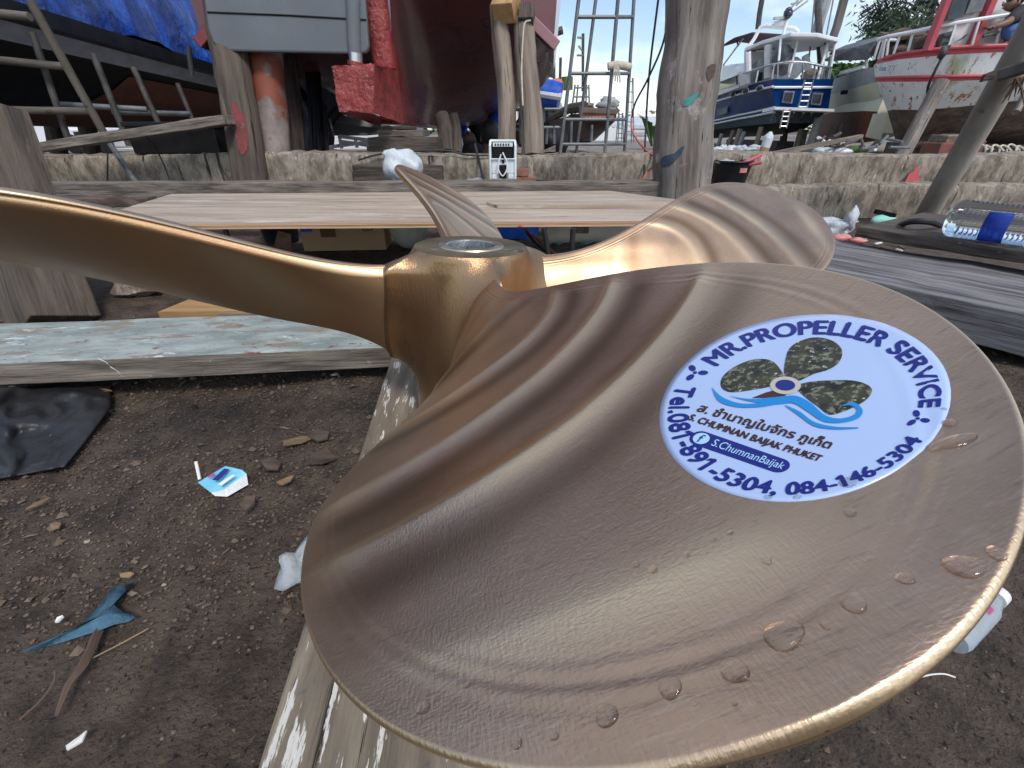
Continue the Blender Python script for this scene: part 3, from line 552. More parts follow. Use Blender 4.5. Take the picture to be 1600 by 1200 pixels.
# ------------------------------------------------------------------ ground
def spaced(lo, hi, d0, g):
    o = [0.]; d = d0
    while o[-1] < hi: o.append(o[-1]+d); d *= g
    q = [0.]; d = d0
    while q[-1] > lo: q.append(q[-1]-d); d *= g
    return q[:0:-1]+o
xs = spaced(-900, 900, .03, 1.045); ys = spaced(-300, 1800, .03, 1.045)
ys = [y+1.0 for y in ys]
def gh(x, y):
    d = math.hypot(x, y)
    k = 1 if d < 3.1 else 0
    return k*(.007*math.sin(x*7+1)*math.sin(y*5)+.005*math.sin(x*17+y*9)+.004*math.sin(y*23-x*11)) + (.0 if d < 3.3 else -.0)
g = MB(); g.sheet([[V((x, y, gh(x, y)-.006)) for x in xs] for y in ys])
struct('ground', g, M['soil'], smooth='all', origin=(0, 0, 0))
cl = MB()
for i in range(7000):
    y = rnd.uniform(.05, 2.4); x = rnd.uniform(-1.7, 1.9)
    if rnd.random() < .55: x, y = rnd.uniform(-1.1, -.1), rnd.uniform(.3, 1.2)
    r_ = rnd.uniform(.0012, .0035)*(1+1.8*(rnd.random() < .04)); c = V((x, y, gh(x, y)-.005+r_*.3)); A = rnd.uniform(0, 6.3); o = V((rnd.random()*9, rnd.random()*9, rnd.random()*9))
    pts = [c+V((math.cos(A+k*1.257)*r_*rnd.uniform(.7, 1.3), math.sin(A+k*1.257)*r_*rnd.uniform(.7, 1.3), 0)) for k in range(5)]; tp_ = c+V((rnd.uniform(-.4, .4)*r_, rnd.uniform(-.4, .4)*r_, r_*rnd.uniform(.6, 1.1)))
    cl.add(pts+[tp_], [(k, (k+1) % 5, 5) for k in range(5)], [o]*6)
one('soil_clods', cl, M['soil'], 'dark crumbs and clods of the bare soil', 'soil crumbs', kind='stuff')
# shavings and grit strewn on the near soil
ch = MB()
for i in range(16000):
    y = rnd.uniform(.05, 3.0); x = rnd.uniform(-2.2, 2.4)
    if rnd.random() < .35: x, y = rnd.uniform(-1.1, -.1), rnd.uniform(.35, 1.3)
    s_ = rnd.uniform(.0006, .0022)*(1+1.6*(rnd.random() < .05)); A = rnd.uniform(0, 6.3); el = rnd.uniform(.8, 1.5) if rnd.random() < .8 else rnd.uniform(1.5, 3.2)
    u = V((math.cos(A), math.sin(A), rnd.uniform(-.35, .35)))*s_*el; w_ = V((-math.sin(A), math.cos(A), rnd.uniform(-.35, .35)))*s_*rnd.uniform(.5, 1)
    c = V((x, y, gh(x, y)-.003+s_*.5)); n_ = u.cross(w_).normalized()*s_*.35; o = V((rnd.random()*9, rnd.random()*9, rnd.random()*9))
    q = [c-u-w_, c+u-w_*.6, c+u*.8+w_, c-u*.7+w_*.8]
    ch.add(q+[c+n_*2], [(0, 1, 4), (1, 2, 4), (2, 3, 4), (3, 0, 4)], [o]*5)
o = one('wood_shavings', ch, M['chip'], 'pale chips and shavings strewn over the dark soil', 'shavings', kind='stuff')
# ------------------------------------------------------------------ timbers round the propeller
PT = V(place([0, 0, -.36])).z              # what the hub stands on
def timber(name, p0, p1, w, h, m, label, cat, group=None, n=14, jit=.003, bev=.004, taper=1., up=Z):
    return one(name, MB().beam(p0, p1, w, h, up, n, jit, taper), m, label, cat, group, bevel=bev)
p0, p1 = gz(606, 572, PT), gz(400, 1200, PT); d = (p1-p0).normalized(); sd = V((-d.y, d.x, 0)); wd = .26
sd = sd if sd.x > 0 else -sd
timber('support_plank', p0-d*.10+sd*wd/2-Z*.018, p1+d*.5+sd*wd/2-Z*.018, wd, .034, M['plank'], 'scuffed pale plank running towards the viewer under the front propeller blade', 'plank', jit=.0008)
zb = PT-.037
a0, a1 = gz(0, 505, zb), gz(480, 491, zb); b0, b1 = gz(0, 566, zb), gz(600, 541, zb)
d = (b1-b0).normalized(); sd = V((-d.y, d.x, 0)); wd = (a0-b0).dot(sd)
mbm = MB().beam(b0-d*.5+sd*wd/2-Z*.03, b1+d*.42+sd*wd/2-Z*.03, wd, .058, n=16, jit=.002)
bmo = one('painted_beam', mbm, M['teal'], 'flat beam with flaking teal and red paint, lying under the propeller hub', 'beam', bevel=.004)
face = MB().beam(b0-d*.5+sd*.001-Z*.030, b1+d*.42+sd*.001-Z*.030, .006, .052, n=16, jit=.0008)
obj('bare_face', face, M['wood'], bmo)
# white splash on its face
q0 = [gz(142, 566, zb), None]; sp = MB(); w0 = b0+d*((gz(145, 566, zb)-b0).dot(d))-sd*.003
pth = [(0, 0), (.012, -.010), (.016, -.022), (.026, -.034), (.030, -.048)]
for i in range(4):
    u0, u1 = pth[i], pth[i+1]; wv = .0022
    sp.add([w0+d*u0[0]+Z*(u0[1]+wv), w0+d*u1[0]+Z*(u1[1]+wv), w0+d*u1[0]+Z*(u1[1]-wv)+d*.003, w0+d*u0[0]+Z*(u0[1]-wv)], [(0, 1, 2, 3)])
obj('paint_splash', sp, M['straw'], bmo)
# blocks that carry the beam
for (x, y, nm, lb) in ((-60, 560, 'support_block', 'dark timber block under the far end of the teal beam'),):
    c = gz(x, y, zb); timber(nm, c+V((-.10, .02, -.16)), c+V((.10, .04, -.16)), .16, .20, M['darkwood'], lb, 'block', bev=.005)
c = V((hubc.x, hubc.y, 0)); timber('support_block', V((c.x-.12, c.y+.02, .043)), V((c.x+.16, c.y+.02, .043)), .18, .086, M['darkwood'], 'squat timber block under the plank below the propeller hub', 'block', bev=.005)
# dark leaning prop at left
p0 = gz(62, 515, 0)+V((0, .05, -.02)); timber('leaning_timber', p0, pt(-25, 190, 1.75), .22, .17, M['redpost'], 'squared reddish timber prop leaning behind the long left blade', 'timber', n=10, up=V((.3, 1, 0)))
# heavy grey timber and upper plank at right
def slab(name, f0, f1, b0_, z, h, m, label, ext0=0., ext1=0., n=16, jit=.003, **k):
    """f0,f1: front top edge on the picture plan, b0_: a point of the back top edge"""
    A0, A1, B0 = gz(*f0, z), gz(*f1, z), gz(*b0_, z); d = (A1-A0).normalized(); sd = V((-d.y, d.x, 0)); w_ = (B0-A0).dot(sd)
    return timber(name, A0-d*ext0+sd*w_/2-Z*h/2, A1+d*ext1+sd*w_/2-Z*h/2, abs(w_), h, m, label, 'timber', n=n, jit=jit, **k)
o = slab('timber_baulk', (1417, 450), (1600, 487), (1417, 393), .15, .115, M['greytop'], 'massive weathered grey timber baulk lying behind the front propeller blade', .75, .6, jit=.004)
o = slab('upper_plank', (1340, 353), (1600, 391), (1453, 333), .225, .042, M['darkwood'], 'dark rough plank end carrying the big water bottle', 0, .7, jit=.003)
one('plank_packer', MB().beam(gz(1372, 375, .15)+V((.02, .06, -.03)), gz(1372, 375, .15)+V((.02, .06, .034)), .05, .05), M['darkwood'], 'small wooden packer between grey baulk and dark plank', 'block', bevel=.003)
one('plank_packer', MB().beam(gz(1560, 392, .15)+V((.10, .05, -.03)), gz(1560, 392, .15)+V((.10, .05, .034)), .06, .06), M['darkwood'], 'wooden packer below the water bottle, mostly hidden by the dark plank', 'block', bevel=.003)
# water bottle
z0 = .225; bl = gz(1462, 372, z0); br = gz(1640, 396, z0); ax = (br-bl).normalized(); rb = .062
bs = bl+V((-ax.y, ax.x, 0))*.06+Z*(rb+.002)
bot = thing('water_bottle', bl+V((0, .06, 0)), 'large clear water bottle lying on its side on the dark plank', 'bottle')
L_ = .36; pr = [(.001, .012), (.030, .004), (.046, .0), (.056, .008), (rb, .024)]
for i in range(15):
    z_ = .03+i*.0125; pr += [(rb, z_), (rb-.0028, z_+.005), (rb, z_+.009)]
pr += [(rb, .235), (.058, .26), (.045, .29), (.026, .315), (.0185, .325), (.0185, .35)]
obj('shell', MB().lathe(pr, bs, ax, 48), M['pet'], bot, smooth=True)
wt = MB(); rw = rb-.0045; lev = .022          # water lies below a flat level
ayv = Z.cross(ax).normalized(); nn = 28; vs = []; fs = []
th0 = math.asin(lev/rw)
for j, l in enumerate((.012, .02, .23, .262)):
    rr = rw*(.86, 1, 1, .78)[j]
    for k in range(nn):
        A = math.pi-th0+ (math.pi+2*th0)*k/(nn-1); vs.append(bs+ax*l+ayv*math.cos(A)*rr+Z*min(math.sin(A)*rr, lev))
fs = [(j*nn+k, j*nn+(k+1) % nn, j*nn+nn+(k+1) % nn, j*nn+nn+k) for j in range(3) for k in range(nn)]+[tuple(range(nn-1, -1, -1)), tuple(3*nn+k for k in range(nn))]
wt.add(vs, fs); obj('water', wt, M['water'], bot, smooth=True)
lb_ = MB(); vs = []
for l in (.100, .162):
    for k in range(13):
        A = math.radians(-78+k*9.5); vs.append(bs+ax*l-ayv*math.cos(A)*(rb+.0008)*-1*-1+Z*math.sin(A)*(rb+.0008))
lb_.add(vs, [(k, k+1, 14+k, 13+k) for k in range(12)]); obj('label', lb_, M['label_blue'], bot, smooth=True, solid=.0004)
obj('cap', MB().lathe([(.021, 0), (.0215, .002), (.0215, .018), (.020, .02), (.0, .02)], bs+ax*.335, ax, 24), M['label_blue'], bot, smooth=True)
# ------------------------------------------------------------------ plywood, what lies on it and under it
zp = .28
A0, A1 = gz(300, 350, zp), gz(1010, 345, zp); nx_ = (A1-A0).normalized(); bk = V((-nx_.y, nx_.x, 0))
fl = gz(150, 339, zp); bl_ = gz(268, 303, zp); br_ = gz(952, 298, zp)
fr = A1+nx_*.35
ply = MB(); poly = [A0+nx_*((fl-A0).dot(nx_)), fr, fr+bk*((br_-fr).dot(bk)*.55), br_, bl_, fl]
ply.poly([q-Z*.018 for q in poly], Z*.018); ply.t = [V((q.x, q.y, q.z))*1. for q in ply.v]
pso = one('plywood_sheet', ply, M['ply'], 'wide reddish plywood sheet laid out as a work table behind the propeller', 'plywood')
for q_, m_ in ((-.0030, 'plyedge'), (-.0090, 'orangewood'), (-.0150, 'plyedge')): obj('edge_veneer', MB().beam(A0+nx_*((fl-A0).dot(nx_))+Z*q_, fr+Z*q_, .004-.0006*(m_ == 'orangewood'), .0054, n=20, jit=.0004), M[m_], pso)
q0, q1 = gz(778, 326, zp), gz(1100, 325, zp); d = (q1-q0).normalized(); sd = V((-d.y, d.x, 0))
st = MB().poly([q0+Z*.001, q1+Z*.001, q1+sd*.10+Z*.001, q0+sd*.10-d*.05+Z*.001], Z*.011); one('plywood_strip', st, M['ply'], 'narrow plywood offcut lying on the plywood sheet', 'offcut')
for i, (x, yy, lb) in enumerate(((420, 340, 'bearer end under the plywood behind the cardboard box'), (905, 340, 'bearer under the plywood beside the white pipe'))):
    c = gz(x, yy, zp-.02); timber('table_bearer', c+V((0, -.1 if i else .1, -.022)), c+V((0, .55, -.022)), .05, .04, M['wood'], lb, 'bearer', n=4)
for x, y, lb in ((599, 385, 'thin iron leg below the plywood near the propeller hub'), (1000-100, 372, 'thin iron leg under the plywood beside the red hose'), (952-100, 372, 'slanting iron leg under the plywood'), (330, 385, 'iron leg under the plywood behind the long left blade')):
    c = gz(x, 353, zp)+V((0, .07, -.02)) if x != 599 else gz(900, 353, zp)+V((0, .06, -.02)); one('iron_rod', MB().tube([c, V((c.x+(.06 if 'slant' in lb else .0), c.y, -.01))], .009, 8), M['cable'], lb, 'rod')
# long timber behind the plywood
timber('long_baulk', pt(-60, 297, 2.72), pt(1030, 296, 2.62), .12, .085, M['wood'], 'long square timber lying along the lower ledge behind the plywood', 'timber', n=24, jit=.004)
c0, c1 = pt(-30, 315, 2.5), pt(240, 316, 2.45); timber('rough_pole', c0, c1, .07, .05, M['bark'], 'dark rough pole lying behind the left blade', 'pole', n=12, jit=.008)
# cardboard box
bx = gz(455, 405, 0)+V((0, .16, 0)); b1 = gz(592, 402, 0)+V((0, .16, 0)); ax_ = (b1-bx).normalized(); up_ = Z
box = thing('cardboard_box', (bx+b1)/2, 'brown cardboard carton with blue marks under the plywood', 'box')
Lb = (b1-bx).length; hb = .20; bk2 = V((-ax_.y, ax_.x, 0))
obj('carton', MB().beam(bx+Z*hb/2+bk2*.1, b1+Z*hb/2+bk2*.1, .2, hb), M['card'], box, bevel=.003)
def onbox(u, v, off=-.0015): return bx+ax_*Lb*u+Z*hb*v+bk2*off
def boxmark(nm, u0, v0, u1, v1, m, off=-.0015): obj(nm, MB().add([onbox(u0, v0, off), onbox(u1, v0, off), onbox(u1, v1, off), onbox(u0, v1, off)], [(0, 1, 2, 3)]), m, box)
boxmark('blue_mark', .01, .50, .15, .60, M['bluecloth']); boxmark('blue_mark', .0, .66, .12, .76, M['bluecloth']); boxmark('blue_mark', .04, .88, .17, .99, M['bluecloth'])
boxmark('print_block', .24, .36, .42, .86, M['cardprint'])
for (u0, v0, u1, v1) in ((.745, .50, .865, .525), (.745, .855, .865, .88), (.745, .525, .755, .855), (.855, .525, .865, .855)): boxmark('symbol_frame', u0, v0, u1, v1, M['cardprint'])
boxmark('symbol', .775, .62, .835, .72, M['cardprint']); boxmark('symbol', .79, .70, .82, .78, M['cardprint'])
# painted float, blue tub, pipe, coils
c = gz(628, 402, 0)+V((0, .24, .115)); fl_ = MB().blob(c, (.105, .13, .125), 28, .02, 4, 3); one('round_float', fl_, M['drum'], 'scuffed white round float with red and black paint beside the carton', 'float', smooth=True)
c = gz(800, 372, .03)+V((.02, .25, 0)); one('blue_tub', MB().lathe([(.14, 0), (.17, .22), (.18, .225), (.16, .225), (.13, .01)], V((c.x, c.y, 0)), Z, 28), M['bluecloth'], 'blue plastic tub under the plywood behind the hub', 'tub', smooth=True)
c0, c1 = pt(852, 359, 2.05), pt(985, 356, 2.05); one('white_pipe', MB().tube([c0, c0*.99+c1*.01, c1], [.05, .058, .058], 24), M['cyl'], 'fat dirty white pipe lying under the plywood', 'pipe', smooth=True)
c = gz(952, 378, .01); pts = []
for i in range(40):
    A = i*.55; pts.append(c+V((math.cos(A)*(.07+.004*(i % 5)), math.sin(A)*.06, .006+.001*i)))
one('hose_coil', MB().tube(pts, .006, 6, sub=2), M['redhose'], 'coil of thin red hose on the ground under the plywood', 'hose', smooth=True)
for j in range(2):
    pts = [gz(858+rnd.uniform(-8, 8)+i*16, 376+6*math.sin(i*1.7+j*2), .008+.004*j) for i in range(7)]
    one('green_hose', MB().tube(pts, .006, 6, sub=4), M['greenhose'], ('green hose strands tangled beside the red coil', 'second green hose crossing the tangle near the red coil')[j], 'hose', smooth=True)
pts = [gz(812, 352, .27), gz(838, 372, .14), gz(868, 396, .03), gz(885, 402, .008), gz(930, 420, .008)]
one('orange_cable', MB().tube(pts, .005, 6, sub=6), M['redhose'], 'orange cable dropping from the plywood edge behind the hub', 'cable', smooth=True)
pts = [gz(822, 362, .22), gz(840, 382, .08), gz(862, 397, .01), gz(920, 415, .01)]
one('black_cable', MB().tube(pts, .006, 6, sub=6), M['cable'], 'black cable lying beside the orange cable near the hub', 'cable', smooth=True)
c = gz(415, 388, 0); one('dark_bucket', MB().lathe([(.09, 0), (.11, .16), (.115, .165), (.10, .165), (.085, .01)], V((c.x, c.y+.2, 0)), Z, 24), M['black'], 'black bucket under the plywood left of the carton', 'bucket', smooth=True)
c = gz(440, 398, 0); one('torn_card', MB().poly([c+V((-.05, 0, 0)), c+V((.04, .02, 0)), c+V((.05, .05, .09)), c+V((-.01, .04, .11))], V((0, .006, .002))), M['tanbark'], 'torn flap of brown card leaning beside the carton', 'card')
# things on the soil under the left blade
c = gz(330, 482, 0); bo = MB().poly([gz(250, 496, .004), gz(392, 494, .004), gz(402, 470, .004), gz(312, 470, .004)], Z*.02); one('orange_board', bo, M['orangewood'], 'orange brown board lying on the soil behind the teal beam', 'board')
bo = MB().poly([gz(340, 497, .002), gz(560, 492, .002), gz(470, 480, .002), gz(400, 482, .002)], Z*.012); one('dark_board', bo, M['wood'], 'dull grey board behind the teal beam beside the orange board', 'board')
one('broken_block', MB().blob(gz(205, 448, .03), (.085, .06, .05), 10, .25, 4, 5), M['concrete'], 'broken lump of concrete on the soil beneath the left blade', 'rubble')
# black sheeting, lower left
rows = []
for i in range(40):
    u = i/39; r_ = []
    for j in range(40):
        v_ = j/39; x = -60+232*v_*(1-.42*max(0, u-.25)**1.1); y = 604+155*u-30*v_*u-(0 if u > .05 else 0)
        zz = .010+.05*math.exp(-((u-.12)/.25)**2)*(1-v_*.8)+.012*math.sin(v_*9+u*5)*math.sin(u*8+1)*(1-v_)+.030*(.5-abs(mnoise.noise((v_*2.6+4, u*2.6, .3))))*(1-.5*v_)+.012*(.5-abs(mnoise.noise((v_*6, u*6+3, 1.7))))-.012
        r_.append(gz(x, y, max(.004, zz*(1-.6*max(0, v_-.85)/.15))))
    rows.append(r_)
one('black_sheeting', MB().sheet(rows), M['film'], 'crumpled black plastic sheeting lying below the teal beam', 'plastic sheet', solid=.002, smooth='all')
# drink pouch with straw
pc = gz(348, 752, 0)
po = thing('drink_pouch', pc, 'crushed blue and white drink pouch with a white straw', 'drink pouch')
def pl(x, y, z=.006): return gz(x, y, z)
top_ = [pl(309, 754, .006), pl(340, 735, .022), pl(352, 728, .026), pl(378, 734, .026), pl(385, 740, .018), pl(350, 765, .012), pl(330, 770, .006)]
pm = MB(); cen = sum(top_, V())/7+Z*.008; pm.add(top_+[cen], [(i, (i+1) % 7, 7) for i in range(7)]); obj('printed_face', pm, M['pouch'], po, smooth='all')
wm = MB(); wq = [pl(309, 754, .006), pl(330, 770, .006), pl(350, 765, .012), pl(385, 740, .018), pl(388, 757, .002), pl(355, 776, .002), pl(336, 775, .002)]; wm.add(wq, [(0, 1, 6), (1, 2, 5, 6), (2, 3, 4, 5)]); obj('white_side', wm, M['pouchwhite'], po)
bm_ = MB(); q = [pl(331, 750, .0295), pl(350, 732, .0325), pl(359, 733, .0325), pl(341, 751, .0295)]; bm_.add(q, [(0, 1, 2, 3)]); obj('printed_patch', bm_, M['ink'], po)
bm_ = MB(); q = [pl(324, 745, .025), pl(336, 738, .0295), pl(335, 743, .0285), pl(326, 747, .025)]; bm_.add(q, [(0, 1, 2, 3)]); obj('printed_patch', bm_, M['pink'], po)
bm_ = MB(); q = [pl(341, 756, .0262), pl(364, 741, .0325), pl(367, 743, .0315), pl(346, 759, .025)]; bm_.add(q, [(0, 1, 2, 3)]); obj('printed_patch', bm_, M['pouchwhite'], po)
obj('straw', MB().tube([pl(312, 749, .008), pl(306, 721, .035)], .0028, 8), M['straw'], po, smooth=True)
# bark and wood scraps
SCR = [(465, 690, .055, .020, .35, 'tanbark', 'curled tan bark scrap near the plank'), (500, 684, .055, .03, -.5, 'bark', 'dark chunky bark scrap next to the plank edge'), (503, 718, .045, .03, .1, 'bark', 'square dark wood scrap below the bark chunk'), (425, 727, .055, .022, -.7, 'bark', 'flat dark wood chip beside the tan scrap'), (448, 752, .03, .012, .9, 'tanbark', 'tan splinter standing between chips and pouch'), (389, 790, .03, .018, 1.2, 'bark', 'little brown wood block below the drink pouch'), (60, 790, .03, .010, 1.0, 'tanbark', 'yellowish splinter at the far left of the soil'), (88, 822, .032, .010, -.5, 'tanbark', 'pale splinter right of the yellowish one'), (200, 899, .016, .007, .4, 'tanbark', 'small peach coloured chip above the blue film'), (150, 612, .07, .02, .1, 'tanbark', 'tan bark sliver lying under the teal beam edge'), (523, 588, .02, .01, .2, 'straw', 'white flake of paint beside the plank'), (96, 970, .010, .007, .3, 'straw', 'white shell chip near the blue film'), (122, 1160, .018, .006, 1.1, 'straw', 'white sliver at the bottom left of the soil')]
for i, (x, y, l, w_, A, mn, lb) in enumerate(SCR):
    c = gz(x, y, .006); b = MB(); rr = random.Random(i); n = 5; pl_ = []
    for k in range(n):
        t_ = 2*math.pi*k/n; q = V((math.cos(t_)*l*.55*rr.uniform(.75, 1.2), math.sin(t_)*w_*.7*rr.uniform(.7, 1.2), 0)); q.rotate(Quaternion((0, 0, 1), A)); pl_.append(c+q+Z*rr.uniform(-.002, .006))
    b.poly(pl_, Z*(.005 if mn == 'bark' else .0025)); one('wood_scrap' if mn != 'straw' else 'white_chip', b, M[mn], lb, 'scrap')
# blue film, root and twigs
fp = [(36, 1018), (75, 1002), (120, 983), (148, 955), (165, 935), (172, 918), (190, 915), (208, 910), (204, 914), (180, 925), (176, 935), (180, 948), (194, 958), (216, 963), (200, 972), (178, 976), (158, 984), (100, 1003), (60, 1014)]
b = MB(); P_ = [gz(x, y, .006+.006*math.sin(i*1.3)) for i, (x, y) in enumerate(fp)]; c = gz(165, 958, .016); b.add(P_+[c], [(i, (i+1) % len(P_), len(P_)) for i in range(len(P_))]); one('torn_film', b, M['net'], 'torn triangle of faded blue plastic film on the soil', 'plastic film', solid=.0015, smooth='all')
one('root_stick', MB().tube([gz(155, 987, .006), gz(130, 1040, .008), gz(108, 1070, .007), (gz(88, 1118, .004))], [.006, .0052, .004, .0018], 8, .2, sub=4), M['stick'], 'brown tapering root lying below the blue film', 'stick', smooth=True)
one('thin_twig', MB().tube([gz(86, 1048, .012), gz(84, 1065, .008), gz(66, 1092, .005), gz(30, 1125, .003)], .0012, 6, sub=4), M['stick'], 'hair thin bent twig left of the brown root', 'twig', smooth=True)
one('thin_twig', MB().tube([gz(232, 982, .006), gz(190, 1005, .006), gz(145, 1028, .003)], .0009, 6, sub=4), M['tanbark'], 'straight pale straw stem right of the brown root', 'twig', smooth=True)
one('grass_string', MB().tube([gz(1438, 1058, .006), gz(1455, 1054, .010), gz(1475, 1053, .012), gz(1492, 1058, .006)], .0009, 6, sub=4), M['straw'], 'pale curled string on the soil below the right blade rim', 'string', smooth=True)
b = MB().blob(gz(464, 880, .016), (.022, .026, .016), 16, .45, 5, 9); one('clear_scrap', b, M['clearscrap'], 'crumpled clear plastic scrap tucked against the blade', 'plastic scrap', smooth='all')
c0, c1 = gz(1522, 968, .02), gz(1574, 913, .02); ax = (c1-c0).normalized()
sb = thing('small_bottle', c0, 'small clear bottle with white cap half hidden by the right blade rim', 'bottle')
obj('shell', MB().lathe([(.001, -.06), (.014, -.058), (.016, -.05), (.016, .03), (.011, .05), (.009, .055), (.009, .065)], c0, ax, 24), M['clearscrap'], sb, smooth=True)
obj('cap', MB().lathe([(.0125, 0), (.0125, .016), (.011, .018), (0, .018)], c0+ax*.058, ax, 20), M['straw'], sb, smooth=True)
lbm = MB(); lbm.add([c0+ax*l+ (V((-ax.y, ax.x, 0))*math.cos(A)+Z*math.sin(A))*.0164 for l in (.006, .020) for A in [.9+k*.07 for k in range(17)]], [(k, k+1, 18+k, 17+k) for k in range(16)]); obj('label', lbm, M['pink'], sb, smooth=True)
yg = MB().sheet([[V((x, y, .004)) for x in (-60, -20, -8, 0, 8, 20, 60)] for y in (3.95, 6, 9, 14, 25, 70)]); struct('yard_ground', yg, M['yard'], origin=(0, 0, 0))
# ------------------------------------------------------------------ concrete ledges
def ledge(y0, y1, z0, z1, xa, xb, name, label, seed, step=.06):
    rr = random.Random(seed); b = MB(); rows = []; tcs = []
    n = int((xb-xa)/step)
    prof = [(y0, z0), (y0-.003, z0+(z1-z0)*.2), (y0+.0, z0+(z1-z0)*.4), (y0-.006, z0+(z1-z0)*.6), (y0-.004, z0+(z1-z0)*.8), (y0+.004, z1-.012), (y0+.022, z1), (y0+(y1-y0)*.35, z1+.004), (y0+(y1-y0)*.7, z1-.003), (y1, z1), (y1+.01, z0)]
    for i in range(n+1):
        x = xa+step*i; wob = .010*math.sin(x*3.1+seed)+.006*math.sin(x*9.7)
        rows.append([V((x, y+rr.uniform(-.009, .009)+wob*(j < 8), max(z0, z+rr.uniform(-.007, .007)*(0 < j < 10)+.012*math.sin(x*1.9+seed)*(3 < j < 10)))) for j, (y, z) in enumerate(prof)])
    b.sheet([list(q) for q in zip(*rows)][::-1])
    return one(name, b, M['concrete'], label, 'ledge', smooth=True)
ledge(3.38, 3.66, 0, .215, -4.2, 5.2, 'concrete_step', 'lower stained concrete step in front of the taller ledge', 2)
ledge(3.60, 4.0, .16, .405, -4.6, 5.6, 'concrete_ledge', 'long rough concrete ledge running across the yard below the boats', 5)
def post(name, p0, p1, r0, r1, m, label, cat='post', group=None, jit=.06, bend=.01, n=14, seg=9):
    p0, p1 = V(p0), V(p1); pts = []; rs = []
    for i in range(seg+1):
        u = i/seg; pts.append(p0.lerp(p1, u)+V((math.sin(u*5+p0.x*3)*bend, math.sin(u*4+p0.x)*bend, 0))); rs.append((r0+(r1-r0)*u)*(1+rnd.uniform(-.03, .03)))
    return one(name, MB().tube(pts, rs, n, jit), m, label, cat, group, smooth=True)
sp2 = MB(); sp2.add([pt(x, y, 3.572) for x, y in ((1414, 284), (1420, 272), (1427, 268), (1430, 262), (1435, 261), (1434, 275), (1438, 283), (1430, 287), (1420, 286))], [tuple(range(9))]); obj('paint_splash', sp2, M['redtrim'], bpy.data.objects['concrete_ledge'], solid=.004)
# big trunk
b0 = pt(1058, 372, 2.55); b0.z = -.01; b1 = pt(1101, -160, 2.78)
tp = thing('tree_trunk_post', b0, 'thick bare grey tree trunk post standing behind the right propeller blade', 'post')
pts = [b0.lerp(b1, i/14)+V((math.sin(i*.8)*.008, 0, 0)) for i in range(15)]; rs = [.150-.014*i/14+.01*(i < 1)+.006*math.sin(i*1.9) for i in range(15)]
tmb = MB().tube(pts, rs, 28, .035, sub=3); obj('trunk', tmb, M['trunk'], tp, smooth=True)
tko = tmb
TB = BVHTree.FromPolygons(tko.v, tko.f)
def on_trunk(x, y):
    d = ray(x, y).normalized(); h_ = TB.ray_cast(CAMP, d)
    return (h_[0] if h_[0] is not None else TB.find_nearest(CAMP+d*2.5)[0])-d*.004
for (nm, m, P_) in (('paint_daub', 'dark_paint', [(1033, 247), (1040, 243), (1053, 240), (1064, 230), (1070, 228), (1064, 242), (1054, 252), (1045, 259), (1034, 262), (1031, 255)]), ('paint_daub', 'green_paint', [(1067, 162), (1071, 155), (1082, 149), (1093, 142), (1091, 149), (1085, 158), (1076, 165), (1068, 166)]), ('knot', 'bark', [(1104, 112), (1106, 104), (1112, 100), (1119, 101), (1118, 112), (1113, 122), (1108, 128), (1104, 120)])):
    b = MB(); P_ = [(p.x, p.y) for p in [V((*P_[k], 0)).lerp(V((*P_[(k+1) % len(P_)], 0)), f_) for k in range(len(P_)) for f_ in (0, .33, .66)]]; n_ = len(P_); cx = sum(q[0] for q in P_)/n_; cy = sum(q[1] for q in P_)/n_
    vs = [on_trunk(cx+(q[0]-cx)*f_, cy+(q[1]-cy)*f_) for f_ in (1, .75, .5, .25) for q in P_]+[on_trunk(cx, cy)]
    b.add(vs, [(r_*n_+k, r_*n_+(k+1) % n_, r_*n_+n_+(k+1) % n_, r_*n_+n_+k) for r_ in range(3) for k in range(n_)]+[(3*n_+k, 3*n_+(k+1) % n_, 4*n_) for k in range(n_)]); obj(nm, b, M[m], tp, smooth='all')
# props under the red boat
post('timber_prop', pt(394, 300, 3.45), pt(346, 0, 4.15), .118, .125, M['redpost'], 'stout timber prop daubed red, left of the grey rudder', group='timber props under the red boat', seg=12)
def daub(root_o, pxs, m, name='paint_daub'):
    me = root_o.data; o0 = BASE[root_o.name]; T_ = BVHTree.FromPolygons([v.co+o0 for v in me.vertices], [tuple(p.vertices) for p in me.polygons])
    def hit(x, y):
        d_ = ray(x, y).normalized(); h_ = T_.ray_cast(CAMP, d_); return (h_[0] if h_[0] is not None else T_.find_nearest(CAMP+d_*3.3)[0])-d_*.006
    P_ = [(p.x, p.y) for p in [V((*pxs[k], 0)).lerp(V((*pxs[(k+1) % len(pxs)], 0)), f_) for k in range(len(pxs)) for f_ in (0, .33, .66)]]; n_ = len(P_); cx = sum(q[0] for q in P_)/n_; cy = sum(q[1] for q in P_)/n_
    b = MB(); b.add([hit(cx+(q[0]-cx)*f_, cy+(q[1]-cy)*f_) for f_ in (1, .75, .5, .25) for q in P_]+[hit(cx, cy)], [(r_*n_+k, r_*n_+(k+1) % n_, r_*n_+n_+(k+1) % n_, r_*n_+n_+k) for r_ in range(3) for k in range(n_)]+[(3*n_+k, 3*n_+(k+1) % n_, 4*n_) for k in range(n_)])
    return obj(name, b, m, root_o, smooth='all')
daub(bpy.data.objects['timber_prop'], [(362, 158), (368, 160), (380, 180), (383, 178), (384, 192), (388, 218), (386, 235), (378, 243), (372, 232), (366, 205), (362, 185)], M['olddaub'])
post('rusty_pipe_prop', pt(430, 245, 3.85), pt(409, 20, 4.2), .115, .12, M['rustpipe'], 'fat rust streaked pipe prop standing right of the red daubed post', 'pipe', jit=.02, bend=.004)
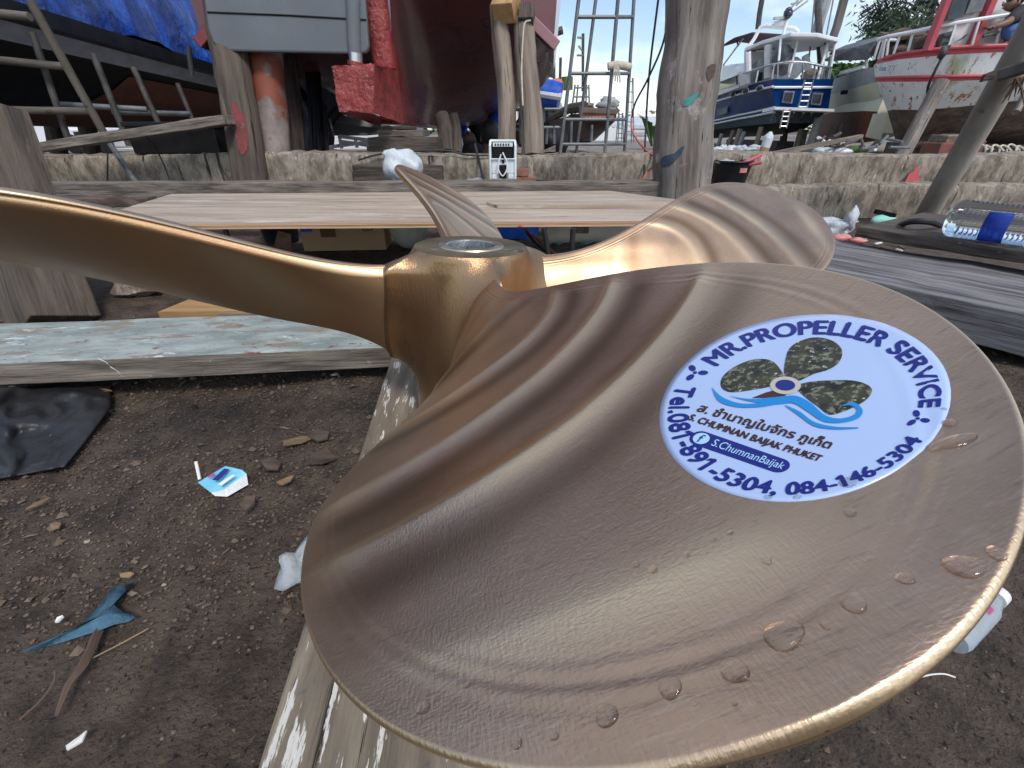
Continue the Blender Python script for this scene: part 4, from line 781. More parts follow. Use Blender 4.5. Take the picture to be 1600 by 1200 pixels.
post('timber_prop', pt(791, 246, 3.85), pt(783, 8, 4.25), .062, .064, M['rawwood'], 'slim knotty pale timber prop under the maroon hull', group='timber props under the red boat', seg=14, jit=.1, bend=.018)
post('timber_prop', pt(832, 246, 3.8), pt(821, 32, 4.2), .085, .075, M['rawwood'], 'thicker pale timber prop hung with a white cord', group='timber props under the red boat', seg=14, jit=.08, bend=.012)
one('prop_wedge', MB().beam(pt(786, 22, 4.1), pt(796, -10, 4.25), .16, .14), M['orangewood'], 'orange wood wedge on top of the slim prop', 'wedge', bevel=.006)
one('prop_wedge', MB().beam(pt(822, 38, 4.12), pt(824, 14, 4.2), .11, .11), M['darkwood'], 'dark wood wedge on top of the corded prop', 'wedge', bevel=.006)
one('white_rope', MB().tube([pt(829, 32, 4.02), pt(820, 36, 4.0), pt(817, 60, 3.98), pt(815, 110, 3.9), pt(817, 165, 3.78)], .006, 6, sub=4), M['rope'], 'white cord hanging down the thicker pale prop', 'rope', smooth=True)
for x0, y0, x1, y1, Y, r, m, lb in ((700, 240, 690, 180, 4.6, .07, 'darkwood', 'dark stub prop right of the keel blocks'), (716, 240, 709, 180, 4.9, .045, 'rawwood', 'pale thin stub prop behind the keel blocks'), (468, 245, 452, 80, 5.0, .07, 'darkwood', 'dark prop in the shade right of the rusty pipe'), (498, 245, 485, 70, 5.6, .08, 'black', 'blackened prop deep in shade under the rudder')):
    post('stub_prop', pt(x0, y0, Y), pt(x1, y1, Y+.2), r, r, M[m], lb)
# ------------------------------------------------------------------ the red boat overhead
YS = 4.1
rb_ = thing('red_boat', pt(640, 235, 5.5), 'big boat with maroon bottom and grey rudder propped up over the yard', 'boat')
ang_ = math.radians(2.5); fx = V((-math.sin(ang_), math.cos(ang_), 0)); rx_ = V((math.cos(ang_), math.sin(ang_), 0))
K0 = V((pt(606, 150, YS+.2).x, YS+.2, 0))
def R(x, s_, z): return K0+rx_*x+fx*s_+Z*z
ST = [(0.0, [(.075, .95), (.09, 1.45), (.17, 1.72), (.45, 1.70), (.9, 1.42), (1.33, 1.10), (1.36, 1.22), (1.42, 2.6)]),
      (.7, [(.08, .70), (.10, 1.15), (.22, 1.42), (.5, 1.40), (.95, 1.22), (1.42, 1.09), (1.46, 1.22), (1.52, 2.6)]),
      (1.5, [(.09, .62), (.13, .85), (.32, 1.07), (.62, 1.08), (1.05, 1.05), (1.52, 1.10), (1.56, 1.24), (1.64, 2.6)]),
      (2.6, [(.10, .60), (.22, .68), (.5, .78), (.8, .84), (1.2, .95), (1.66, 1.14), (1.70, 1.28), (1.78, 2.6)]),
      (4.2, [(.10, .59), (.35, .62), (.7, .66), (1.05, .74), (1.4, .90), (1.78, 1.18), (1.83, 1.32), (1.9, 2.7)]),
      (7.5, [(.10, .59), (.4, .62), (.75, .66), (1.1, .76), (1.45, .94), (1.8, 1.24), (1.85, 1.4), (1.95, 2.8)]),
      (11.5, [(.10, .60), (.25, .70), (.42, .85), (.6, 1.05), (.8, 1.25), (1.0, 1.5), (1.06, 1.7), (1.2, 3.1)]),
      (14.0, [(.04, .9), (.05, 1.2), (.06, 1.4), (.08, 1.6), (.1, 1.8), (.12, 2.0), (.13, 2.2), (.16, 3.4)])]
hull = MB(); top_ = MB()
for sg in (1, -1):
    rows = [[R(sg*x, s_, z) for (x, z) in pr_[:7]] for s_, pr_ in ST]; hull.sheet(rows)
    top_.sheet([[R(sg*pr_[6][0], s_, pr_[6][1]), R(sg*pr_[7][0], s_, pr_[7][1])] for s_, pr_ in ST])
obj('hull_bottom', hull, M['maroon'], rb_, smooth='all', sub=1)
obj('topside', top_, M['white'], rb_, smooth=True)
tr = MB(); L0 = ST[0][1]; tr.add([R(x, -.01, z) for x, z in L0]+[R(-x, -.01, z) for x, z in L0[::-1]], [tuple(range(16))]); obj('transom', tr, M['maroon'], rb_)
# chine wing at the quarter
for sg in (1, -1):
    wg = MB(); wg.poly([R(sg*1.02, -.03, 1.36), R(sg*1.36, -.03, 1.10), R(sg*1.66, 2.4, 1.13), R(sg*1.3, 2.4, 1.2)], Z*.03); obj('chine_wing', wg, M['maroon'], rb_)
    ed_ = MB(); ed_.beam(R(sg*1.00, -.05, 1.41), R(sg*1.38, -.05, 1.13), .05, .075, up=V((0, 0, 1))); obj('wing_edge', ed_, M['mauve' if sg > 0 else 'redside'], rb_, bevel=.006)
kl = MB(); kl.poly([R(-.085, 0, .60), R(-.085, 0, 2.2), R(-.085, .9, 1.6), R(-.085, 2.2, .9), R(-.09, 6, .58), R(-.09, 2, .585)], rx_*.17); obj('keel', kl, M['redside'], rb_, bevel=.01)
sp_ = MB(); rows = []
for i in range(30):
    z = .60+1.9*i/29; q = []
    for j, (x, s_) in enumerate(((-.085, .15), (-.09, 0.0), (-.075, -.07), (0, -.095), (.075, -.07), (.09, 0.0), (.085, .15))):
        k_ = .016*math.sin(i*2.3+j*1.7)*math.sin(i*.9+j)+rnd.uniform(-.008, .008); q.append(R(x*(1+k_*5), s_-abs(k_), z))
    rows.append(q)
sp_.sheet(rows); obj('sternpost', sp_, M['redpaint'], rb_, smooth='all', sub=1)
# heel block in front of the sternpost
hb0, hb1, hb2, hb3 = pt(519, 103, YS-.35), pt(586, 100, YS-.35), pt(583, 176, YS-.35), pt(529, 173, YS-.35)
q = [hb0, hb1, hb2, hb3]; bk_ = [R(-.16, 0.02, .98), R(.10, .02, .98), R(.10, .02, .60), R(-.14, .02, .60)]
hl = MB(); N_ = 9; rows = []
for i in range(N_+1):
    u = i/N_; rows.append([[(q[0].lerp(q[1], v/N_)).lerp(q[3].lerp(q[2], v/N_), u) for v in range(N_+1)], [(bk_[0].lerp(bk_[1], v/N_)).lerp(bk_[3].lerp(bk_[2], v/N_), u) for v in range(N_+1)]])
rows_f = [[p+V((rnd.uniform(-.007, .007), rnd.uniform(-.014, .004), rnd.uniform(-.007, .007))) for p in r_[0]] for r_ in rows]
rows_b = [r_[1] for r_ in rows]
hl.sheet(rows_f)
for a_, b_ in ((rows_f[0], rows_b[0]), (rows_b[-1], rows_f[-1]), ([r_[-1] for r_ in rows_f], [r_[-1] for r_ in rows_b]), ([r_[0] for r_ in rows_b], [r_[0] for r_ in rows_f])):
    seg_ = [[a_[i].lerp(b_[i], u/5)+(V((rnd.uniform(-.008, .008), 0, rnd.uniform(-.008, .008))) if 0 < u < 5 else V()) for i in range(len(a_))] for u in range(6)]
    hl.sheet(seg_)
obj('heel_block', hl, M['redpaint'], rb_, smooth='all')
ru = MB(); Yr = YS-.25
RP = [(300, -150), (318, -5), (325, 45), (332, 66), (345, 77), (362, 80), (560, 84), (572, 82), (576, 74), (570, -5), (560, -150)]
ru.poly([pt(x, y, Yr) for x, y in RP], V((0, .05, 0))); ro = obj('rudder', ru, M['rudder'], rb_, bevel=.012)
obj('seam', MB().tube([pt(324, 19, Yr-.001), pt(450, 24, Yr-.001), pt(572, 31, Yr-.001)], .006, 6), M['black'], ro)
obj('stock', MB().tube([pt(556, 104, Yr+.0), pt(553, 60, Yr+.0), pt(548, -150, Yr+.0)], [.042, .048, .05], 20), M['rudder'], ro, smooth=True)
obj('stock_pin', MB().tube([pt(556.5, 108, Yr-.0), pt(555.5, 83, Yr-.0)], .047, 20), M['chrome'], ro, smooth=True)
obj('stock_collar', MB().tube([pt(557, 104, Yr), pt(557, 97, Yr)], .062, 20), M['redpaint'], ro, smooth=True)
# keel blocks
for i, (x0, x1, y0, y1, lb) in enumerate(((578, 684, 214, 237, 'lowest and widest timber block stacked under the red keel'), (592, 662, 203, 213.5, 'middle timber block stacked under the red keel'), (597, 640, 197, 202.6, 'thin top packer stacked right under the red keel'))):
    Yb = 4.15; a_, b_ = pt(x0, y1, Yb), pt(x1, y1, Yb); t_ = pt(x0, y0, Yb); hh = t_.z-a_.z
    a_.z = b_.z = (a_.z+b_.z)/2
    o = one('keel_block', MB().beam(a_+Z*hh/2+V((0, .15, 0)), b_+Z*hh/2+V((0, .15, 0)), .34, hh, n=6, jit=.004), M['darkwood'] if i != 1 else M['wood'], lb, 'block', 'keel blocks', bevel=.006)
one('keel_block', MB().beam(pt(578, 250, 4.15)+V((0, .15, -.05)), pt(684, 250, 4.15)+V((0, .15, -.05)), .40, .30), M['darkwood'], 'buried base timber behind the ledge under the keel blocks', 'block', 'keel blocks', bevel=.006)
c0, c1 = pt(556, 275, 3.50), pt(692, 276, 3.50); timber('dark_sleeper', c0, c1, .10, .15, M['darkwood'], 'dark red brown timber sleeper standing against the ledge behind the white bag', 'timber', n=10)
# ------------------------------------------------------------------ left boat under a blue tarpaulin
lb2 = thing('tarped_boat', V((-5.2, 7, 0)), 'long black hulled boat at left covered with a blue tarpaulin', 'boat')
SL = [2.0, 3.5, 4.5, 5.5, 6.5, 7.5, 9.0, 11.0, 12.5]
def LBX(Y): return -4.25-.10*(Y-4.5)-(.02*(Y-9)**2 if Y > 9 else 0)
hullp = {'keel': (-1.7, .62), 'bilge': (-1.25, .75), 'turn': (-.62, .98), 'low': (-.13, 1.24), 'rail': (0, 1.36), 'rail2': (.02, 1.50), 'sheer': (-.05, 2.2)}
def strip(a_, b_, n=4):
    rows = []
    for Y in SL:
        dz = -.022*(Y-4.5)
        pa, pb = hullp[a_], hullp[b_]; rows.append([V((LBX(Y)+pa[0]+(pb[0]-pa[0])*u/n, Y, pa[1]+(pb[1]-pa[1])*u/n+dz*(.4 if a_ in ('keel', 'bilge') else 1))) for u in range(n+1)])
    return rows
obj('bottom', MB().sheet(strip('keel', 'bilge')), M['brownbottom'], lb2, smooth='all'); obj('bilge', MB().sheet(strip('bilge', 'turn')), M['blackhull'], lb2, smooth='all')
obj('turn_of_bilge', MB().sheet(strip('turn', 'low')), M['blackhull'], lb2, smooth='all'); obj('after_body', MB().sheet([[q+V((.012, 0, -.006)) for q in r_] for r_ in strip('bilge', 'turn')[4:]]), M['brownbottom'], lb2, smooth='all'); obj('after_body', MB().sheet([[q+V((.012, 0, -.006)) for q in r_[:4]] for r_ in strip('turn', 'low')[4:]]), M['brownbottom'], lb2, smooth='all'); obj('reflection_strip', MB().sheet(strip('low', 'rail')), M['sheenstrip'], lb2, smooth='all')
rl = MB(); P_ = [V((LBX(Y)+.05, Y, 1.43-.022*(Y-4.5))) for Y in SL]
for i in range(len(P_)-1): rl.beam(P_[i], P_[i+1], .16, .13)
obj('rubbing_rail', rl, M['black'], lb2)
bq = MB(); bq.sheet([[V((LBX(Y)+.02, Y, 1.49-.022*(Y-4.5))), V((LBX(Y)-.02, Y, 1.8))] for Y in SL]); obj('bulwark', bq, M['blackhull'], lb2)
fill = MB(); fill.sheet([[V((LBX(Y)-1.7, Y, .62)), V((LBX(Y)-3.2, Y, 1.4)), V((LBX(Y)-3.3, Y, 2.4))] for Y in SL]); obj('far_side', fill, M['blackhull'], lb2)
tq = []
for i in range(70):
    Y = 2.0+i*9.6/69; r_ = []
    for j in range(46):
        u = j/45; x = LBX(Y)+.10-.25*u**1.5-1.6*max(0, u-.62)*1.2; z = 1.50-.022*(Y-4.5)+1.75*u-1.0*max(0, u-.62)
        wr = .035*math.sin(Y*4.1+u*3+.8*math.sin(u*7))+.022*math.sin(Y*9.3-u*5+1.3*math.sin(Y*2))+.012*math.sin(Y*19+u*13)+.010*math.sin(u*27+Y*5)
        sc_ = .03*math.sin(Y*2.1) if j == 0 else 0
        r_.append(V((x+wr*(.35+u), Y, z+sc_+wr*.3)))
    tq.append(r_)
obj('tarpaulin', MB().sheet(tq), M['tarp'], lb2, smooth='all')
# red hull panel seen in the dark behind the rudder, the neighbouring boat's stern
# ------------------------------------------------------------------ scaffold poles at left
SPL = [((35, -20), (168, 218), 3.55, 3.8, .026, 'oldpole', 'long muddy pole leaning across the tarped boat, thickest of its scaffold'), ((50, 50), (106, 216), 3.9, 3.9, .022, 'darksteel', 'upright scaffold pipe nearest the left edge of the frame'), ((145, 83), (202, 228), 3.95, 3.95, .022, 'darksteel', 'second upright scaffold pipe from the left'), ((208, 105), (247, 192), 4.2, 4.2, .022, 'darksteel', 'third upright scaffold pipe, before the maroon bottom'), ((277, 130), (300, 185), 5.2, 5.2, .022, 'darksteel', 'short upright pipe farthest along the tarped boat'), ((294, 72), (300, 118), 5.0, 5.0, .022, 'darksteel', 'dark stub pipe against the blue tarpaulin edge'), ((-10, 20), (47, 26), 3.7, 3.7, .024, 'oldpole', 'short level pipe at the top left corner'), ((-20, 92), (100, 104), 3.8, 3.85, .024, 'oldpole', 'level muddy pipe high across the left scaffold'), ((-20, 171), (140, 174), 3.8, 3.85, .024, 'oldpole', 'level pipe low across the left scaffold'), ((90, 163), (230, 171), 4.0, 4.15, .02, 'steel', 'pale level pipe behind the leaning uprights'), ((176, 175), (296, 178), 4.15, 4.7, .02, 'steel', 'pale level pipe running on past the third upright'), ((-5, 170), (85, 305), 3.4, 3.25, .03, 'darksteel', 'leaning pipe with its foot at the step near the left frame edge'), ((170, 222), (218, 293), 3.75, 3.3, .018, 'steel', 'thin pipe foot running down the front of the ledge')]
for p, q, Ya, Yb, r, m, lb in SPL: one('scaffold_pole', MB().tube([pt(*p, Ya), pt(*q, Yb)], r, 12), M[m], lb, 'pole', 'scaffold poles beside the tarped boat', smooth=True)
a_, b_ = pt(-40, 246, 3.3), pt(358, 187, 3.45); timber('leaning_plank', a_, b_, .16, .055, M['wood'], 'long grey plank sloping up across the left scaffold to the red daubed post', 'plank', n=20, jit=.003)
a_, b_ = pt(232, 240, 3.75), pt(362, 240, 3.75); a_.z = b_.z = .405; ct = thing('black_crate', (a_+b_)/2, 'black plastic crate standing on the ledge at left', 'crate')
obj('body', MB().beam(a_+Z*.10, b_+Z*.10, .28, .195), M['black'], ct, bevel=.008); obj('rim', MB().beam(a_+Z*.19-V((.01, 0, 0)), b_+Z*.19+V((.01, 0, 0)), .31, .03), M['black'], ct, bevel=.006)
one('black_cable', MB().tube([pt(185, 203, 3.4), pt(215, 205, 3.4), pt(238, 225, 3.5), pt(255, 255, 3.52), pt(268, 290, 3.3)], .005, 6, sub=5), M['cable'], 'thin black cable hanging from the sloping plank over the ledge', 'cable', smooth=True)
one('blue_rope', MB().tube([pt(292, 188, 3.36), pt(320, 194, 3.5), pt(345, 198, 3.6)], .006, 6, sub=4), M['bluecloth'], 'blue cord tied round the sloping plank above the crate', 'rope', smooth=True)
one('black_cable', MB().tube([pt(338, 238, 3.57), pt(344, 262, 3.57), pt(352, 287, 3.5)], .007, 6, sub=4), M['cable'], 'black cable hanging down the ledge below the crate', 'cable', smooth=True)
one('black_cable', MB().tube([pt(168, 240, 3.57), pt(168, 290, 3.5)], .005, 6), M['cable'], 'straight black cable line down the ledge left of the crate', 'cable', smooth=True)
# ------------------------------------------------------------------ things on the ledges
z0 = .26
pb_ = pt(627, 288, 3.2); wb = MB(); wb.blob(pt(630, 260, 3.2), (.13, .10, .10), 36, .10, 7, 4); wb.blob(pt(612, 243, 3.2)+V((0, 0, .0)), (.05, .03, .035), 14, .3, 6, 8); wb.blob(pt(640, 280, 3.2), (.085, .08, .06), 18, .12, 5, 6)
one('white_carrier_bag', wb, M['bag'], 'knotted white plastic carrier bag on the timber behind the propeller', 'bag', smooth='all')
wa, wb2 = pt(766, 288, 3.05), pt(806, 288, 3.05); xw = (wb2-wa).normalized(); Wd = (wb2-wa).length; cw = (wa+wb2)/2; cw.z = .29
pw = thing('welding_machine', cw, 'white and black portable power machine standing on the timber behind the plywood', 'machine')
def PB(nm, u0, u1, v0, v1, d0, d1, m, bev=.004):
    b = MB().beam(cw+xw*Wd*(u0-.5)+Z*.225*(v0+v1)/2+V((0, (d0+d1)/2, 0)), cw+xw*Wd*(u1-.5)+Z*.225*(v0+v1)/2+V((0, (d0+d1)/2, 0)), d1-d0, .225*(v1-v0)); return obj(nm, b, m, pw, bevel=bev)
PB('body', .06, .94, .12, .50, 0, .16, M['machine'], .01); PB('case', .08, .92, .50, .97, .03, .15, M['black'], .01); PB('top_panel', .12, .88, .80, .90, .022, .03, M['machine'], .002)
for i in range(6): PB('display_mark', .20+.1*i, .25+.1*i, .82, .88, .018, .0215, M['black'], .001)
for u in (.02, .98): obj('frame_tube', MB().tube([cw+xw*Wd*(u-.5)+Z*.0, cw+xw*Wd*(u-.5)+Z*.185, cw+xw*Wd*(u-.5)*.96+Z*.212+V((0, .03, 0))], .0075, 8), M['machine'], pw, smooth=True)
obj('frame_tube', MB().tube([cw-xw*Wd*.47+Z*.212+V((0, .03, 0)), cw+xw*Wd*.47+Z*.212+V((0, .03, 0))], .0075, 8), M['machine'], pw, smooth=True)
PB('foot', .08, .30, 0, .12, -.01, .10, M['machine']); PB('foot', .70, .92, 0, .12, -.01, .10, M['machine']); PB('motor', .36, .64, .02, .36, -.012, .05, M['black'])
obj('cable_loop', MB().tube([cw+V((0, -.016, .15)), cw+V((.03, -.03, .08)), cw+V((.0, -.035, .02)), cw+V((-.03, -.03, .07)), cw+V((-.01, -.018, .14))], .004, 6, sub=4), M['straw'], pw, smooth=True)
PB('front_bar', .05, .95, .49, .52, -.012, 0, M['machine']); PB('strap', .46, .56, .4, .66, -.006, .02, M['black'])
for i, (x0, y0, x1, y1, lb) in enumerate(((806, 269, 826, 269, 'upper broken brick beside the power machine'), (804, 282, 838, 283, 'long red brick lying beside the power machine'))):
    a_, b_ = pt(x0, y0, 3.3), pt(x1, y1, 3.3); one('brick', MB().beam(a_, b_, .08, .05 if i else .045, n=4, jit=.003), M['brick'], lb, 'brick', bevel=.003)
one('rubber_strip', MB().tube([pt(838, 284, 3.1), pt(880, 286, 3.0), pt(935, 289, 2.9), pt(955, 300, 2.7)], .012, 8, sub=5), M['black'], 'black rubber strip trailing along the timber to the plywood corner', 'strip', smooth=True)
one('black_cable', MB().tube([pt(560, 250, 3.58), pt(600, 240, 3.58), pt(690, 235, 3.59), pt(730, 242, 3.58), pt(770, 243, 3.58)], .007, 6, sub=5), M['cable'], 'black cable draped along the ledge top above the white bag', 'cable', smooth=True)
one('black_cable', MB().tube([pt(742, 225, 3.7), pt(748, 250, 3.57), pt(757, 287, 3.3)], .009, 6, sub=5), M['cable'], 'thick black cable running down the ledge left of the power machine', 'cable', smooth=True)
one('clear_wrapper', MB().blob(pt(742, 283, 3.3), (.05, .03, .02), 14, .3, 5, 7), M['clearscrap'], 'clear plastic wrapper on the timber left of the power machine', 'wrapper', smooth='all')
one('wood_offcut', MB().poly([pt(843, 238, 3.7), pt(868, 227, 3.75), pt(868, 237, 3.75)], V((0, .03, 0))), M['wood'], 'triangular wood offcut leaning on the ledge top by the corded prop', 'offcut')
# bucket with tool
bc = pt(1140, 284, 3.5); bc.z = .215
bk3 = thing('mortar_tub', bc, 'black tub holding a red handled tool on the concrete step', 'tub')
obj('body', MB().lathe([(.10, 0), (.125, .145), (.135, .15), (.13, .158), (.118, .15), (.095, .01)], bc, Z, 28), M['black'], bk3, smooth=True)
obj('label', MB().beam(bc+V((.0, -.118, .10)), bc+V((.05, -.113, .10)), .004, .03), M['redlitter'], bk3)
one('red_handled_cutter', MB().tube([pt(1150, 258, 3.42), pt(1168, 252, 3.42), pt(1190, 242, 3.44)], .011, 8).tube([pt(1150, 258, 3.42), pt(1172, 257, 3.40), pt(1190, 254, 3.38)], .011, 8), M['redtrim'], 'red handled cutter sticking out of the black tub', 'tool', smooth=True)
one('rag_bundle', MB().blob(pt(1132, 254, 3.5), (.06, .05, .02), 14, .3, 5, 12), M['clearscrap'], 'crumpled clear plastic in the black tub', 'plastic', smooth='all')
jb = pt(1192, 240, 3.75); jb.z = .405
jg = thing('foam_bottle', jb, 'white plastic bottle with brown contents standing on the ledge', 'bottle')
obj('body', MB().lathe([(.026, 0), (.030, .01), (.034, .06), (.034, .10), (.030, .12), (.016, .135), (.010, .145), (0, .145)], jb, V((.12, 0, 1)), 20), M['bag'], jg, smooth=True)
obj('contents_band', MB().lathe([(.031, .005), (.0335, .04)], jb, V((.12, 0, 1)), 20, cap=False), M['orangewood'], jg, smooth=True)
one('long_batten', MB().beam(pt(1196, 243, 3.75), pt(1345, 213, 4.6), .04, .03), M['rawwood'], 'long pale batten lying along the ledge top towards the white fishing boat', 'batten')
# the big diagonal pole
one('diagonal_prop', MB().tube([gz(1440, 345, 0)-V((0, 0, .05)), pt(1530, 195, 2.9), pt(1640, 0, 2.75)], [.062, .064, .066], 24), M['rustpole'], 'thick muddy pole slanting up to the right in front of the white fishing boat', 'pole', smooth=True)
b = MB(); b.beam(pt(1560, 118, 2.72), pt(1625, 98, 2.6), .05, .055); one('lashed_tube', b, M['darksteel'], 'dark short tube lashed across the slanting pole', 'tube', bevel=.01)
one('split_board', MB().poly([pt(1535, 128, 2.75), pt(1541, 116, 2.75), pt(1562, 108, 2.75), pt(1575, 112, 2.75), pt(1562, 122, 2.75)], V((0, .02, 0))), M['darkwood'], 'dark split board end wedged behind the lashed tube', 'board')
for i in range(9):
    p = pt(1592+rnd.uniform(-6, 8), 122, 2.7); q = pt(1560+i*5, 150+rnd.uniform(-8, 14), 2.72); one('frayed_strand', MB().tube([p, p.lerp(q, .5)+V((0, 0, .015)), q], [.006, .005, .002], 5), M['bark'], 'dry frayed palm strand hanging from the lashed tube', 'strand', 'frayed strands on the slanting pole', smooth=True)
# litter on the step foot
one('clear_bag', MB().blob(gz(1312, 356, .05)+V((0, .05, 0)), (.11, .07, .055), 18, .22, 5, 21).blob(gz(1338, 345, .10)+V((0, .05, 0)), (.035, .03, .06), 12, .2, 5, 22), M['bag'], 'crumpled whitish plastic bag at the foot of the step', 'bag', smooth='all')
one('red_wrapper', MB().blob(gz(1312, 372, .02), (.06, .03, .02), 12, .3, 6, 23).blob(gz(1340, 376, .015), (.05, .02, .015), 12, .3, 6, 24), M['redlitter'], 'torn red wrapper lying in front of the whitish bag', 'wrapper', smooth='all')
one('mint_mask', MB().blob(gz(1396, 350, .045)+V((0, .08, 0)), (.085, .05, .04), 16, .25, 4, 25), M['mint'], 'mint green crumpled cloth by the foot of the slanting pole', 'cloth', smooth='all')
one('black_scrap', MB().beam(gz(1402, 338, .06)+V((0, .2, 0)), gz(1432, 345, .03)+V((0, .2, 0)), .03, .03), M['black'], 'dark bar behind the mint cloth', 'bar')
one('black_hoop', MB().tube([gz(1393, 362, .12), gz(1415, 348, .24), gz(1450, 346, .26), gz(1470, 352, .24)], .012, 8, sub=5), M['cable'], 'black bent hoop in front of the mint cloth on the dark plank', 'hoop', smooth=True)
for i in range(40):
    c = gz(rnd.uniform(1290, 1420), rnd.uniform(352, 392), .008); A = rnd.uniform(0, 3); l = rnd.uniform(.02, .06)
    one('wood_chip', MB().beam(c-V((math.cos(A), math.sin(A), 0))*l/2, c+V((math.cos(A), math.sin(A), .2))*l/2, .012, .006), M[('bark', 'wood', 'straw', 'tanbark')[i % 4]], 'wood chip among the litter at the foot of the step', 'chip', 'chips at the foot of the step')
# ------------------------------------------------------------------ scaffold tower, hoses
def tower(name, legs, Ya, Yb, r, rings, m, label, group=None):
    """legs: four (top, foot) pairs on the picture plan, the last two standing farther back"""
    t = thing(name, pt(*legs[0][1], Ya), label, 'scaffold tower', group); seg = []
    for i, (p, q) in enumerate(legs):
        Y = Ya if i in (0, 3) else Yb; a_, b_ = pt(*q, Y), pt(*p, Y); seg.append((a_, b_)); obj('upright', MB().tube([a_, b_], r, 10), m, t, smooth=True)
    for u in rings:
        c = [s_[0].lerp(s_[1], u) for s_ in seg]
        for i in range(4): obj('crossbar', MB().tube([c[i], c[(i+1) % 4]], r*.85, 8), m, t, smooth=True)
    return t
twr = tower('scaffold_tower', [((909, -40), (874, 250)), ((936, -40), (899, 250)), ((993, -40), (975, 250)), ((969, -40), (944, 250))], 3.85, 4.25, .0135, (.10, .25, .51, .80), M['steel'], 'tall galvanised pipe scaffold tower standing on the ledge beside the big trunk')
one('lashing', MB().tube([pt(950, 104, 3.84), pt(964, 101, 3.84), pt(984, 105, 3.9)], .026, 10), M['rope'], 'rope lashing round the scaffold tower crossbar', 'lashing', smooth=True)
for i in range(4): one('rope_tail', MB().tube([pt(960+i*2, 102, 3.82), pt(959+i*3, 116, 3.81), pt(957+i*4, 126+i, 3.81)], .005, 6), M['rope'], 'loose rope tail hanging from the tower lashing', 'rope', 'rope tails on the tower lashing', smooth=True)
one('overhead_wire', MB().tube([pt(1031, -20, 3.6), pt(1015, 110, 3.7), pt(1009, 200, 3.8), pt(1006, 285, 3.5)], .007, 6, sub=6), M['cable'], 'nearly straight black wire hanging down between tower and trunk', 'wire', smooth=True)
one('overhead_wire', MB().tube([pt(1047, -20, 3.6), pt(1038, 60, 3.7), pt(1014, 120, 3.8), pt(993, 160, 3.9), pt(987, 185, 3.9)], .007, 6, sub=6), M['cable'], 'curving black wire that bellies left of the straight one', 'wire', smooth=True)
one('red_hose', MB().tube([pt(987, 185, 3.9), pt(988, 205, 3.85), pt(1003, 228, 3.75), pt(1024, 244, 3.55), pt(1050, 240, 3.3)], .008, 6, sub=6), M['redhose'], 'red hose looping from the curving wire to the trunk', 'hose', smooth=True)
one('red_hose', MB().tube([pt(1040, 246, 3.3), pt(1012, 268, 3.52), pt(1003, 287, 3.3)], .008, 6, sub=6), M['redhose'], 'red hose dropping down the ledge next to the trunk', 'hose', smooth=True)
# ------------------------------------------------------------------ hull helper: near side drawn as columns of points, far side pushed over
def hull_strips(root, cols, far, names, mats, smooth='all'):
    for i, (nm, m) in enumerate(zip(names, mats)):
        b = MB(); b.sheet([[c[i], c[i].lerp(c[i+1], .5), c[i+1]] for c in cols]); b.sheet([[c[i+1], c[i].lerp(c[i+1], .5), c[i]] for c in far]); obj(nm, b, m, root, smooth=smooth)
def cap(root, nm, a_, b_, m):               # close one end between the near and the far column
    n = len(a_); obj(nm, MB().add(list(a_)+list(b_), [(i, i+1, n+i+1, n+i) for i in range(n-1)]), m, root)
def C5(x, y, Y): return pt(1050+x*.2166, y*.2166, Y)
def C6(x, y, Y): return pt(1300+x*.2166, y*.2166, Y)
def C4(x, y, Y): return pt(800+x*.1875, y*.1875, Y)
def bars(root, nm, segs, r, m, n=6):
    for s_ in segs: obj(nm, MB().tube(s_, r, n), m, root, smooth=True)
# ---- blue yacht
YT = 14.
yt = thing('motor_yacht', V((C5(900, 1090, YT).x, 17, 0)), 'navy blue motor yacht with white deckhouse and stern ladder propped in the yard', 'yacht')
cols = []; far = []
wv = C5(1160, 600, YT)-C5(740, 570, YT); wv.z = 0
for Y, sh, s1, wl, bt, kl, wf in ((YT, (740, 570), (730, 640), (740, 792), (690, 888), (700, 945), 1.), (15.5, (610, 600), (600, 668), (600, 824), (560, 900), (600, 960), 1.15), (17, (490, 634), (485, 694), (480, 846), (450, 912), (500, 975), 1.2), (19, (360, 682), (358, 730), (360, 872), (350, 925), (390, 985), 1.15), (21.5, (250, 722), (252, 765), (262, 892), (262, 935), (300, 990), .95), (25, (130, 770), (140, 800), (180, 912), (200, 945), (230, 1000), .45), (27, (70, 795), (90, 820), (150, 925), (180, 955), (215, 1003), .02)):
    c = [C5(*q, Y) for q in (sh, s1, wl, bt, kl)]; c[3] += V((.25, 0, 0)); c[4] += V((.9*wf, 0, 0)); cols.append(c)
    ww = wv*wf; far.append([c[0]+ww, c[1]+ww*.99, c[2]+ww*.93, c[3]+ww*.8-V((.25, 0, 0)), c[4]+V((.02, 0, 0))])
hull_strips(yt, cols, far, ('bulwark', 'topside', 'boot', 'bottom'), (M['navy'], M['navy'], M['navylow'], M['blackhull']))
cap(yt, 'transom', cols[0][:3], far[0][:3], M['navy']); cap(yt, 'stern_boot', cols[0][2:4], far[0][2:4], M['navylow']); cap(yt, 'stern_bottom', cols[0][3:], far[0][3:], M['blackhull'])
dk = MB(); dk.sheet([[c[0]-Z*.25, f_[0]-Z*.25] for c, f_ in zip(cols, far)]); obj('deck', dk, M['white'], yt)
for i_, off, nm in ((1, .05, 'white_stripe'), (2, .06, 'white_stripe'), (2, -.05, 'white_stripe')):
    obj(nm, MB().tube([c[i_]+V((-.02, 0, off)) for c in cols[:6]], .028, 6), M['white'], yt, smooth=True)
obj('white_stripe', MB().tube([cols[0][1]+V((0, -.02, .03)), far[0][1]+V((0, -.02, .03))], .03, 6), M['white'], yt)
